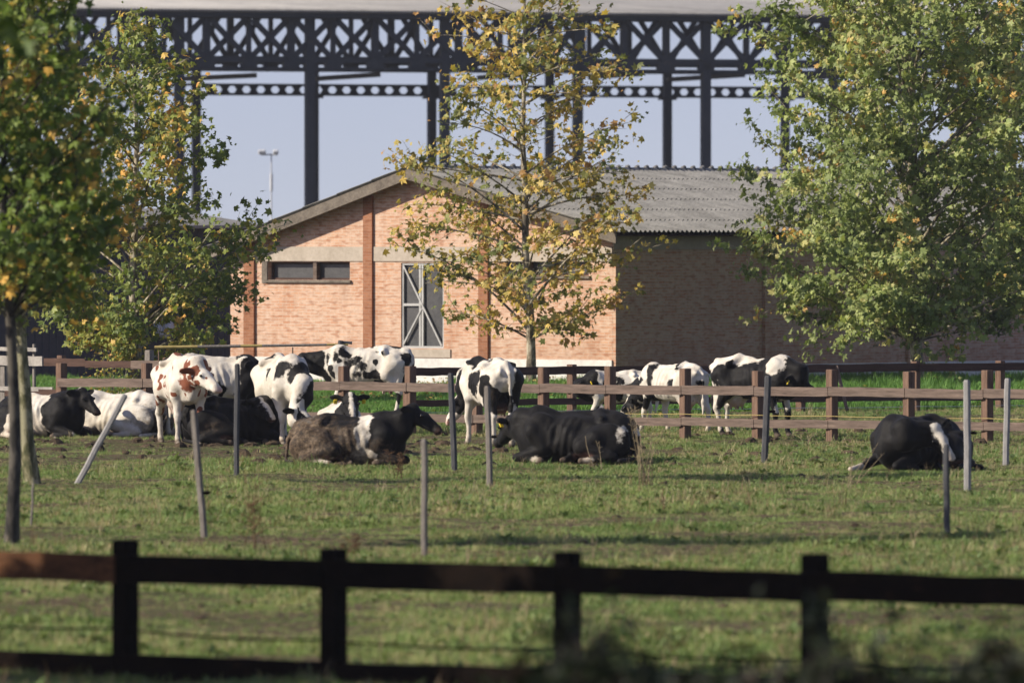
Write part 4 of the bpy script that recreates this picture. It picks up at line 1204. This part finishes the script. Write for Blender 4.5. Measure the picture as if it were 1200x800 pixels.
HS = 1.12     # heads a little larger than the first sketch
def head_prims(P, hd, roll=0.0, ear=1.0):
    D, S, U = head_frame(hd, roll); P = np.array(P, float)
    def w(a, b, c): return P + (D*a + S*b + U*c)*HS
    pr = [cap(w(0,0,0), w(.16,0,.005), .105, .105, .05), cap(w(.12,0,.03), w(.40,0,.005), .082, .062, .04),
          cap(w(.06,.05,-.06), w(.34,.03,-.055), .085, .048, .04), cap(w(.06,-.05,-.06), w(.34,-.03,-.055), .085, .048, .04),
          ell(w(.43,0,-.025), (.075,.078,.068), .03, np.array([D,S,U])), ell(w(.47,0,-.015), (.04,.072,.045), .02, np.array([D,S,U])),
          ell(w(-.01,0,.075), (.07,.08,.05), .04, np.array([D,S,U])), cap(w(.03,0,-.11), w(-.02,0,-.09), .08, .08, .05)]
    for s in (1,-1):
        pr += [ell(w(.155, s*.092, .045), (.05,.028,.034), .03, np.array([D,S,U]))]
        e = S*s*.93 - U*.16 - D*.28; e /= np.linalg.norm(e)
        f = np.cross(e, U); f /= np.linalg.norm(f); g = np.cross(e, f)
        c = w(-.015, s*.10, .03) + e*.115*ear
        pr += [ell(c, (.125*ear,.026,.068*ear), .025, np.array([e,f,g])), cap(w(-.01,s*.085,.03), w(-.01,s*.085,.03)+e*.06, .035, .03, .03)]
    info = dict(eyes=[(w(.16, s*.113, .052)) for s in (1,-1)], muzzle=w(.47,0,-.02), ears=[w(-.015,s*.10,.03)+(S*s*.93-U*.16-D*.28)*.13 for s in (1,-1)], D=D, S=S, U=U, w=w)
    return pr, info

def neck_prims(P, info, wi, br, r0=.19, mid=None):
    w = info['w']; tp = w(-.03,0,-.0); th = w(.05,0,-.13)
    wi = np.array(wi, float); br = np.array(br, float)
    if mid is None:
        return [cap(wi, tp, r0, .105, .09), cap(br, th, r0*.95, .085, .09), cap((wi+br)/2, (tp+th)/2, r0, .10, .09)]
    mid = np.array(mid, float); lo = mid - np.array([0,0,.16])
    return [cap(wi, mid, r0, .155, .09), cap(mid, tp, .155, .105, .08), cap(br, lo, r0*.95, .14, .09), cap(lo, th, .14, .09, .08)]

def standing(head, hd, roll=0.0, legs=(0,0,0,0), tail=0.0, mid=None, belly=0.0, ear=1.0):
    """legs: hoof shift forward of fore left, fore right, hind left, hind right"""
    H, info = head_prims(head, hd, roll, ear)
    pr = [ell((-.05,0,.985-belly*.3), (.74,.305+belly,.345+belly*.6), .08), ell((.44,0,1.0), (.34,.215,.37), .08), ell((-.60,0,1.10), (.36,.235,.25), .07),
          ell((.50,0,1.20), (.24,.13,.20), .08),
          cap((.52,0,1.33), (.08,0,1.30), .075, .06, .07), cap((.08,0,1.30), (-.42,0,1.355), .06, .075, .06), cap((-.42,0,1.355), (-.86,0,1.30), .075, .06, .06)]
    for s in (1,-1):
        pr += [cap((-.40,s*.08,1.335), (-.45,s*.25,1.285), .05, .05, .08), cap((-.78,s*.05,1.27), (-.91,s*.125,1.20), .07, .048, .05)]
        pr += [sub((-.26,s*.43,1.15), (.17,.17,.17), .08), sub((-.67,s*.34,1.20), (.12,.11,.07), .08), sub((.22,s*.40,1.12), (.07,.12,.22), .07)]
    off = {('f',1):legs[0], ('f',-1):legs[1], ('h',1):legs[2], ('h',-1):legs[3]}
    hoofs = []
    for s in (1,-1):
        o = off[('h',s)]
        def j(x, y, z): return (x + o*max(0, 1-z/.95), s*y, z)
        pr += [cap(j(-.63,.165,1.08), j(-.46,.225,.84), .20, .13, .09), cap(j(-.76,.15,1.08), j(-.73,.175,.74), .13, .085, .08),
               cap(j(-.47,.22,.84), j(-.75,.185,.53), .125, .062, .05), cap(j(-.74,.18,.70), j(-.80,.185,.52), .07, .042, .05), cap(j(-.765,.185,.54), j(-.80,.185,.50), .058, .05, .03),
               cap(j(-.785,.185,.50), j(-.745,.175,.14), .047, .040, .03), cap(j(-.745,.175,.14), j(-.70,.175,.05), .046, .05, .02), ell(j(-.685,.175,.035), (.072,.055,.045), .015)]
        hoofs.append(j(-.69,.175,.03))
        o = off[('f',s)]
        def j(x, y, z): return (x + o*max(0, 1-z/.85), s*y, z)
        pr += [ell((.46,s*.185,1.06), (.20,.095,.31), .07), cap(j(.54,.19,.98), j(.40,.195,.77), .13, .10, .06), cap(j(.41,.19,.77), j(.47,.175,.45), .088, .055, .04),
               cap(j(.475,.175,.46), j(.475,.175,.39), .056, .052, .03), cap(j(.47,.175,.41), j(.465,.17,.14), .042, .038, .03), cap(j(.465,.17,.14), j(.50,.17,.05), .045, .05, .02), ell(j(.52,.17,.035), (.072,.056,.045), .015)]
        hoofs.append(j(.51,.17,.03))
    pr += [ell((.67,0,.86), (.15,.12,.20), .08), ell((-.47,0,.67), (.21,.155,.15), .06)]
    for tx, ty in ((-.38,.07),(-.38,-.07),(-.53,.07),(-.53,-.07)): pr.append(cap((tx,ty,.58), (tx,ty,.48), .026, .018, .02))
    pr += [cap((-.86,0,1.31), (-.965,tail*.3,1.18), .042, .032, .03), cap((-.965,tail*.3,1.18), (-.97,tail,.66), .030, .022, .02), cap((-.97,tail,.66), (-.955,tail,.40), .045, .02, .03)]
    pr += neck_prims(head, info, (.50,0,1.20), (.62,0,.97), mid=mid) + H
    info['hoofs'] = hoofs; info['udder'] = (-.47,0,.60)
    return pr, info

def lying(head, hd, roll=0.0, side=1, mid=None, ear=1.0, fore=None):
    H, info = head_prims(head, hd, roll, ear)
    pr = [ell((-.06,0,.37), (.76,.44,.37), .10), ell((.46,0,.42), (.36,.30,.40), .09), ell((-.62,0,.46), (.34,.33,.31), .09), ell((.50,0,.62), (.25,.14,.20), .08),
          cap((.52,0,.77), (.06,0,.70), .075, .06, .07), cap((.06,0,.70), (-.42,0,.76), .06, .075, .06), cap((-.42,0,.76), (-.86,0,.64), .075, .06, .06)]
    for s in (1,-1):
        pr += [cap((-.41,s*.08,.74), (-.46,s*.27,.67), .058, .05, .09), cap((-.78,s*.05,.62), (-.92,s*.13,.53), .07, .05, .05),
               sub((-.20,s*.48,.57), (.16,.16,.15), .08), sub((.20,s*.46,.50), (.07,.11,.2), .07), ell((.45,s*.22,.48), (.20,.11,.28), .07)]
    sd = side
    pr += [ell((-.56,sd*.37,.31), (.36,.15,.29), .07), cap((-.40,sd*.42,.36), (-.20,sd*.49,.25), .16, .12, .06), cap((-.22,sd*.50,.24), (-.62,sd*.52,.14), .12, .075, .05), cap((-.64,sd*.52,.13), (-.70,sd*.52,.11), .07, .06, .03),
           cap((-.66,sd*.53,.10), (-.32,sd*.61,.065), .055, .046, .03), cap((-.32,sd*.61,.065), (-.22,sd*.63,.055), .048, .05, .02),
           ell((-.56,-sd*.34,.28), (.36,.14,.27), .07), cap((-.05,sd*.34,.10), (.08,sd*.50,.06), .06, .045, .04)]
    hoofs = [(-.20,sd*.63,.05), (.10,sd*.52,.05)]
    for s in (1,-1):
        if fore == s:    # this fore leg stretched out in front
            pr += [cap((.56,s*.24,.48), (.50,s*.27,.24), .14, .10, .06), cap((.50,s*.26,.20), (.90,s*.25,.10), .09, .06, .04), cap((.90,s*.25,.10), (1.16,s*.25,.06), .055, .045, .03), ell((1.22,s*.25,.05), (.075,.055,.045), .02)]
            hoofs.append((1.22,s*.25,.04)); continue
        pr += [cap((.56,s*.24,.48), (.40,s*.28,.24), .14, .10, .06), cap((.40,s*.28,.20), (.80,s*.25,.10), .092, .066, .04), cap((.82,s*.25,.085), (.52,s*.32,.055), .054, .046, .03), cap((.52,s*.32,.055), (.43,s*.34,.05), .048, .05, .02)]
        hoofs.append((.42,s*.34,.045))
    pr += [ell((.68,0,.34), (.17,.14,.24), .08)]
    pr += [cap((-.88,0,.64), (-1.0,sd*.06,.40), .042, .034, .03), cap((-1.0,sd*.06,.40), (-.98,sd*.30,.09), .032, .026, .02), cap((-.98,sd*.30,.09), (-.80,sd*.62,.05), .028, .045, .02)]
    pr += neck_prims(head, info, (.50,0,.60), (.62,0,.42), mid=mid) + H
    info['hoofs'] = hoofs; info['udder'] = (-.3, sd*.42, .12)
    return pr, info

def make_cow(label, loc, yaw, pose, base='w', blobs=(), scale=1.0, vs=.02, seed=0, mud=(), mat='coat', tags=(), group=None, speck=None, face='n', rough_edge=.10, ears_dark=True, nfreq=3.2, blaze=.035, white_feet=False):
    prims, info = pose
    G, lo = eval_field(prims, vs)
    V, Q = surface_net(G, lo, vs)
    # two light smoothing passes
    for _ in range(2):
        acc = np.zeros_like(V); num = np.zeros(len(V))
        for a in range(4):
            b = (a+1) % 4
            np.add.at(acc, Q[:,a], V[Q[:,b]]); np.add.at(num, Q[:,a], 1)
            np.add.at(acc, Q[:,b], V[Q[:,a]]); np.add.at(num, Q[:,b], 1)
        V = V*.5 + .5*acc/np.maximum(num,1)[:,None]
    # loose, uneven flesh: ribs on the barrel and small lumps everywhere
    rib = np.clip(1-np.abs(V[:,0]-.08)/.34, 0, 1)*np.clip((np.abs(V[:,1])-.15)/.1, 0, 1)
    V[:,1] += np.sign(V[:,1])*rib*.010*np.sin(2*np.pi*(V[:,0]+.25*V[:,2])/.115)
    for fq, am in ((4.5,.020), (11,.008)):
        V += am*np.stack([vnoise(V, fq, 400+seed+k*7)-.5 for k in range(3)], 1)*2*np.clip(V[:,2:3]/.5, .15, 1)
    sd_ = np.full(len(V), 1.0)
    nz = (fbm(V, nfreq, 200+seed*3, 3)-.5)
    W = V + .09*np.stack([vnoise(V, 5.5, 300+seed)-.5, vnoise(V, 5.5, 330+seed)-.5, vnoise(V, 5.5, 360+seed)-.5], 1)*2*min(1.0, rough_edge*14)
    for c, r_ in blobs:
        c = np.array(c, float); r_ = np.array(r_, float)
        k0 = np.sqrt((((W-c)/r_)**2).sum(1)); sd_ = np.minimum(sd_, (k0-1)*r_.min())
    patch = -(sd_ + nz*2*rough_edge)
    if speck: patch = np.maximum(patch, (fbm(V, speck[0], 500+seed, 2)-speck[1])*.9)
    if base == 'b': patch = -patch
    # the head has its own markings: 'd' dark, 'w' white, 'b' dark with a white blaze, 'n' as the body
    w, D, S, U = info['w'], info['D'], info['S'], info['U']
    hp = V - w(0,0,0); a, b, c = hp@D, hp@S, hp@U
    onhead = (a > -.06) & (a < .60) & (np.abs(b) < .34) & (np.abs(c) < .24) & (np.linalg.norm(V-w(.2,0,0), axis=1) < .40)
    if face == 'd': patch = np.where(onhead, .1, patch)
    elif face == 'w': patch = np.where(onhead, -.1, patch)
    elif face == 'b': patch = np.where(onhead, np.where(c > .0, np.abs(b)-blaze-.03*np.clip(a-.1,0,1)-nz*.04, .1), patch)
    elif face == 'm': patch = np.where(onhead, np.where(np.abs(b+.0) < .06, -.1, np.where((b > 0) & (a < .30), .1, patch)), patch)
    if ears_dark:
        for e in info['ears']: patch = np.where(np.linalg.norm(V-e, axis=1) < .125, np.maximum(patch, .1), patch)
    det = np.zeros((len(V), 4), np.float32); det[:,3] = 1
    det[:,0] = np.clip(1.25-np.linalg.norm(V-info['muzzle'], axis=1)/.075, 0, 1)*(.15 if face in 'db' else 1.0)
    det[:,0] = np.maximum(det[:,0], np.clip(1.3-np.linalg.norm((V-np.array(info['udder']))/np.array([.2,.16,.15]), axis=1), 0, 1)*.8)
    for h in ([] if white_feet else info['hoofs']): det[:,1] = np.maximum(det[:,1], np.clip((.085-np.linalg.norm(V-np.array(h), axis=1))*40, 0, 1))
    for c_, r_, amt in mud:
        det[:,2] = np.maximum(det[:,2], amt*np.clip(1.6-1.1*np.sqrt((((V-np.array(c_))/np.array(r_))**2).sum(1)), 0, 1))
    V = V*scale
    me = np_mesh('cow', V, Q, True)
    at = me.attributes.new('patch', 'FLOAT', 'POINT'); at.data.foreach_set('value', patch.astype(np.float32))
    at = me.attributes.new('detail', 'FLOAT_COLOR', 'POINT'); at.data.foreach_set('color', det.ravel())
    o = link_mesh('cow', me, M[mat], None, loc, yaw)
    tag(o, label, 'cow', group)
    for e in info['eyes']:
        f = MB(); c = Vector(e)*scale; r_ = .024*scale
        rings = []
        for i in range(1,6):
            th = math.pi*i/6; rings.append((math.cos(th)*r_, math.sin(th)*r_))
        vs_ = [c+Vector((0,0,r_))] + [c+Vector((math.cos(2*math.pi*k/8)*rr, math.sin(2*math.pi*k/8)*rr, z)) for z, rr in rings for k in range(8)] + [c-Vector((0,0,r_))]
        fs_ = [(0,1+k,1+(k+1)%8) for k in range(8)] + [(1+i*8+k, 1+(i+1)*8+k, 1+(i+1)*8+(k+1)%8, 1+i*8+(k+1)%8) for i in range(4) for k in range(8)] + [(41,33+(k+1)%8,33+k) for k in range(8)]
        f.add(vs_, fs_); f.build('eye', M['eye'], o, smooth=True)
    for s in tags:
        e = info['ears'][0 if s > 0 else 1]; e = (e - U*.05 + D*.035)*scale
        f = MB(); R = Matrix((tuple(D), tuple(S), tuple(U))).transposed()
        f.box(e, (.010*scale, .030*scale, .038*scale), M=R, bev=.006); f.build('ear_tag', M['tag_yellow'], o)
    return o

def loc_dir(world, yaw):
    c, s = math.cos(-yaw), math.sin(-yaw)
    return (world[0]*c-world[1]*s, world[0]*s+world[1]*c, world[2])
def head_at(origin, yaw, scale, px, py, dd=0.0):
    """local position of a poll seen at (px,py), dd metres beyond the cow's origin"""
    p = pt(px, py, origin.y+dd) - origin
    l = loc_dir((p.x, p.y, p.z), yaw); return tuple(v/scale for v in l)
R_ = math.radians

# 1 lying at the left edge, facing right
o = gp(52, 514); y = R_(-35)
make_cow('black headed cow lying at the left edge behind the mossy trunk', o, y,
         lying(head_at(o,y,1,96,463,-.35), loc_dir((.55,-.55,-.55),y), side=-1), 'w',
         [((.55,0,.45),(.42,.6,.6)), ((-.62,0,.35),(.42,.7,.5))], seed=1, face='d')
# 2 white, lying behind it, head low to the left
o = gp(140, 513); y = R_(152)
make_cow('shade-greyed white lying cow with few dark specks behind the leaning stake', o, y,
         lying((.98,.25,.30), loc_dir((-.7,-.62,-.3),y), side=1), 'w',
         [((-.2,.35,.45),(.05,.08,.07)), ((-.75,.2,.5),(.05,.07,.06)), ((.9,.3,.2),(.07,.07,.1))], 1.0, seed=2, face='w', ears_dark=False, rough_edge=.05, nfreq=7,
         mud=[((-.8,0,.2),(.5,.6,.5),.8), ((0,0,0),(.9,.8,.35),.5)])  # mud mask greys the white coat to stand for shade on it
# 3 brown faced cow standing towards the camera
o = gp(214, 521); y = R_(-76)
make_cow('white standing cow with reddish brown spots and brown cheek, looking right', o, y,
         standing(head_at(o,y,1.09,233,437,-1.0), loc_dir((.62,-.62,-.48),y), roll=.05, legs=(.05,-.06,.02,-.12), mid=(.86,.05,1.25)), 'w',
         [((.80,-.12,1.12),(.14,.16,.22)), ((-.2,-.35,1.05),(.045,.08,.05)), ((.1,-.34,.95),(.035,.06,.05)), ((.42,-.3,1.2),(.05,.05,.07)), ((-.5,-.3,1.0),(.04,.08,.05)), ((.62,.0,1.36),(.06,.05,.04))],
         1.09, seed=3, speck=(7.5,.66), face='m', mat='coat_brown', rough_edge=.09, nfreq=6)
# 4 side on behind it, facing right
o = gp(254, 513); y = R_(4)
make_cow('side on cow with white barrel and black shoulders behind the brown faced one', o, y,
         standing(head_at(o,y,1.05,297,430,0), loc_dir((.85,-.15,-.5),y), legs=(.05,0,0,-.1)), 'w',
         [((-.85,0,1.1),(.5,.7,.42)), ((.62,0,1.0),(.33,.6,.6)), ((.10,-.3,.72),(.09,.2,.13))], scale=1.05, seed=4, speck=(2.6,.66), face='d')
# 5 facing the camera, head lowered to the right
o = gp(333, 521); y = R_(-74)
make_cow('white standing cow facing the camera with black chest, head bent down to its leg', o, y,
         standing(head_at(o,y,1.09,347,484,-1.1), loc_dir((.72,-.35,-.62),y), legs=(-.05,.06,.1,-.04), mid=(.86,.08,.95)), 'w',
         [((.74,.12,1.0),(.25,.26,.36)), ((.84,.14,.80),(.2,.2,.26)), ((-.45,-.15,1.40),(.13,.16,.1)), ((.1,.38,.9),(.14,.1,.25))], scale=1.09, seed=5, speck=(2.6,.68), face='m', rough_edge=.07)
# 6 black lying one between them
o = gp(277, 521); y = R_(12)
make_cow('black lying cow with brownish belly between the two white standing cows', o, y,
         lying(head_at(o,y,1,304,474,-.25), loc_dir((.45,-.75,-.45),y), side=-1), 'b',
         [((-.35,-.50,.10),(.16,.12,.06))], seed=6, face='b', mud=[((-.5,-.3,.3),(.45,.4,.22),.5)])
# 7 spotted cow behind the fence, facing left
o = gp(427, 490.5); y = R_(168)
make_cow('black spotted white cow standing side on behind the paddock fence at the door', o, y,
         standing(head_at(o,y,1,357,423,.2), loc_dir((-.72,.15,-.40),y), legs=(.05,-.08,.1,-.1)), 'w',
         [((1.05,0,1.05),(.30,.5,.42)), ((.35,.25,1.30),(.16,.16,.13)), ((.10,.33,1.16),(.14,.12,.11)), ((.25,.33,1.02),(.11,.12,.18)), ((-.02,.34,.98),(.10,.12,.10)), ((.12,.34,.84),(.09,.12,.10)),
          ((-.42,.3,1.22),(.07,.12,.10)), ((-.18,.33,1.1),(.05,.08,.05)), ((-.83,.16,1.08),(.10,.12,.20)), ((.55,.25,1.2),(.06,.12,.10)), ((.6,.25,.95),(.06,.12,.08))],
         1.02, seed=7, speck=(3.6,.60), tags=(1,), face='d', rough_edge=.06, nfreq=5)
# 8 head of a cow lying behind the muddy one
o = gp(398, 533); y = R_(-82)
make_cow('cow lying behind the muddy one, black head facing the camera', o, y,
         lying(head_at(o,y,1,410,469,-.75), loc_dir((.12,-.85,-.55),y), side=1), 'w',
         [((-.3,.3,.3),(.6,.3,.4))], seed=8, tags=(1,-1), face='b')
# 9 muddy cow in the middle
o = gp(412, 546); y = R_(-10)
make_cow('mud caked black and white cow lying in the middle, head raised to the right', o, y,
         lying(head_at(o,y,1.0,484,483,-.1), loc_dir((.80,-.28,-.52),y), side=-1, fore=None, mid=(.80,-.02,.72)), 'b',
         [((.24,0,.45),(.11,.9,.55)), ((.27,-.35,.10),(.2,.3,.2)), ((-.62,0,.66),(.22,.25,.12)), ((-.28,-.62,.04),(.18,.14,.09))], 1.0, seed=9, face='d', rough_edge=.05,
         mud=[((-.62,0,.35),(.6,.8,.5),.92), ((-.05,-.2,.3),(.6,.6,.45),.6), ((.45,-.3,.2),(.5,.5,.3),.5)], vs=.018)
# 10 seen from behind
o = gp(573, 523); y = R_(109)
make_cow('white cow with black patches seen from behind, tail hanging, head lowered to the left', o, y,
         standing(head_at(o,y,1.07,545,463,.95), loc_dir((-.52,.1,-.80),y), legs=(.05,-.05,.0,.1), tail=-.03, mid=(.84,.1,1.08)), 'w',
         [((-.62,-.28,1.0),(.55,.25,.55)), ((-.05,.36,1.05),(.26,.14,.27)), ((-.72,.22,1.05),(.08,.08,.10)), ((.72,0,1.0),(.20,.4,.26)), ((-.62,.24,.62),(.14,.12,.18)), ((-.5,-.05,.62),(.2,.1,.14))], 1.07, seed=10, speck=(2.8,.64), face='m', rough_edge=.05, nfreq=4, vs=.018,
         mud=[((-.86,.12,.85),(.2,.2,.5),.4)])
# 11 big black lying cow
o = gp(672, 543); y = R_(170)
make_cow('big plain black cow lying right of the middle, yellow ear tag, head turned away', o, y,
         lying(head_at(o,y,1.06,601,496,.35), loc_dir((-.42,.62,-.55),y), side=1, mid=(.80,-.05,.66)), 'b',
         [((-.78,.34,.42),(.07,.2,.14)), ((-.3,.64,.04),(.12,.1,.06)), ((-1.0,.1,.47),(.06,.1,.05)), ((.44,.36,.03),(.10,.10,.06))], 1.06, seed=11, tags=(1,-1), face='d', rough_edge=.03, vs=.018)
# 12, 13 young cows behind the fence
o = gp(722, 503); y = R_(176)
make_cow('smaller black headed cow with yellow ear tag behind the fence by the barn corner', o, y,
         standing(head_at(o,y,.78,688,447,-.05), loc_dir((-.85,-.25,-.42),y), legs=(.1,-.1,.1,-.05), mid=(.85,0,1.05)), 'w',
         [((.72,0,1.0),(.30,.6,.6)), ((.14,.3,1.12),(.10,.15,.12)), ((-.62,.0,1.05),(.14,.5,.30)), ((-.1,.3,.72),(.12,.2,.14))], .78, seed=12, speck=(3.0,.64), tags=(1,), face='d', rough_edge=.06)
o = gp(786, 508.5); y = R_(130)
make_cow('white cow with a slanting black shoulder stripe grazing behind the paddock fence', o, y,
         standing((1.06,.08,.62), loc_dir((-.55,.1,-.85),y), legs=(.24,-.22,.18,-.2), mid=(.86,.0,.95)), 'w',
         [((.33,.2,1.15),(.09,.35,.36)), ((.62,.2,1.05),(.08,.15,.10)), ((-.45,-.33,1.0),(.45,.12,.4)), ((.75,.1,.75),(.12,.16,.14)), ((.95,.1,.6),(.10,.14,.16))], .92, seed=13, speck=(3.0,.63), face='n', rough_edge=.05, nfreq=4.5)
# 14 black one with white shoulders, facing right
o = gp(889, 512.5); y = R_(-36)
make_cow('black cow with white rump top and white shoulder standing behind the fence, facing right', o, y,
         standing(head_at(o,y,1.03,929,446,-.45), loc_dir((.85,-.2,-.42),y), legs=(.02,.0,-.02,.08), mid=(.84,0,1.15)), 'b',
         [((-.50,0,1.37),(.66,.27,.13)), ((-.82,0,1.28),(.16,.3,.22)), ((.50,-.05,1.27),(.21,.36,.25)), ((-.82,-.18,.50),(.18,.14,.62)), ((-.62,.18,.34),(.22,.14,.42)), ((-.48,0,.64),(.26,.22,.16)), ((-.60,-.24,.98),(.07,.1,.14)), ((.55,0,.55),(.1,.25,.12))], 1.03, seed=14, face='d', rough_edge=.04, nfreq=4.5, tags=(-1,))
# 15 lying at the right with its head laid back on its flank
o = gp(1072, 552); y = R_(-128)
make_cow('black cow lying far right, white faced head turned back along its flank', o, y,
         lying(head_at(o,y,1.04,1094,505,-.66), loc_dir((.50,-.42,-.76),y), roll=.55, side=1, mid=(.70,.34,.62), fore=-1), 'b',
         [((1.20,-.25,.06),(.24,.2,.2)), ((-.45,.62,.04),(.10,.1,.07))], 1.04, seed=15, face='b', rough_edge=.04, vs=.018, ears_dark=False, blaze=.075, white_feet=True)
# ------------------------------------------------------------------ camera, light
cam = bpy.data.cameras.new('camera'); co_ = bpy.data.objects.new('camera', cam); C.objects.link(co_)
co_.location = (0, 0, HC); co_.rotation_euler = (math.pi/2, 0, 0)
cam.sensor_width = 36.0; cam.lens = 36.0*F/1200.0
cam.shift_y = -(400-YH)/1200.0
cam.clip_start = 1.0; cam.clip_end = 20000.0
cam.dof.use_dof = True; cam.dof.focus_distance = 180.0; cam.dof.aperture_fstop = cam.lens/1000.0/0.088
scene.camera = co_

SUN_EL, SUN_AZ = math.radians(30), math.atan2(-.97, -.26)     # azimuth measured from +y towards +x
wd = bpy.data.worlds.new('World'); scene.world = wd; wd.use_nodes = True
nt = wd.node_tree; bg = nt.nodes['Background']
sky = nt.nodes.new('ShaderNodeTexSky'); sky.sky_type = 'NISHITA'; sky.sun_disc = False
sky.sun_elevation = SUN_EL; sky.sun_rotation = SUN_AZ % (2*math.pi)
sky.altitude = 0; sky.air_density = 1.0; sky.dust_density = 0.4; sky.ozone_density = 2.0
# the band of haze along the horizon is pale blue: read the sky a little higher up and tint it slightly
tc_ = nt.nodes.new('ShaderNodeTexCoord'); mp_ = nt.nodes.new('ShaderNodeMapping'); mp_.inputs['Location'].default_value = (0, 0, .10)
nt.links.new(tc_.outputs['Generated'], mp_.inputs['Vector']); nt.links.new(mp_.outputs[0], sky.inputs['Vector'])
mt_ = nt.nodes.new('ShaderNodeMix'); mt_.data_type = 'RGBA'; mt_.blend_type = 'MULTIPLY'; mt_.inputs[0].default_value = 1.0
mt_.inputs[7].default_value = (1.06, .82, .855, 1)
nt.links.new(sky.outputs[0], mt_.inputs[6]); nt.links.new(mt_.outputs[2], bg.inputs['Color']); bg.inputs['Strength'].default_value = 0.096
sl = bpy.data.lights.new('sun', 'SUN'); sl.energy = 4.2; sl.angle = math.radians(.53); sl.color = (1.0, .90, .75)
so_ = bpy.data.objects.new('sun', sl); C.objects.link(so_)
to_sun = Vector((math.sin(SUN_AZ)*math.cos(SUN_EL), math.cos(SUN_AZ)*math.cos(SUN_EL), math.sin(SUN_EL)))
so_.rotation_euler = to_sun.to_track_quat('Z', 'Y').to_euler(); so_.location = (-40, 150, 60)
HAZE = .0001
# thin autumn haze over the whole farm
hz = MB(); hz.box((0, 300, 11), (420, 420, 14.5))
t = NT('air_haze')
pv = t.n('ShaderNodeVolumePrincipled'); pv.inputs['Color'].default_value = (.86, .90, 1.0, 1); pv.inputs['Density'].default_value = HAZE; pv.inputs['Anisotropy'].default_value = 0.2
t.l(pv.outputs[0], t.out.inputs['Volume'])
hzo = hz.build('haze', t.m, None); tag(hzo, kind='stuff')
vs_ = scene.view_settings
scene.display_settings.display_device = 'sRGB'
vs_.view_transform = 'Standard'; vs_.look = 'None'; vs_.gamma = 1.0; vs_.exposure = 0.62; vs_.use_curve_mapping = False
scene.render.engine = 'CYCLES'
scene.cycles.max_bounces = 6; scene.cycles.transparent_max_bounces = 6
scene.cycles.use_denoising = True
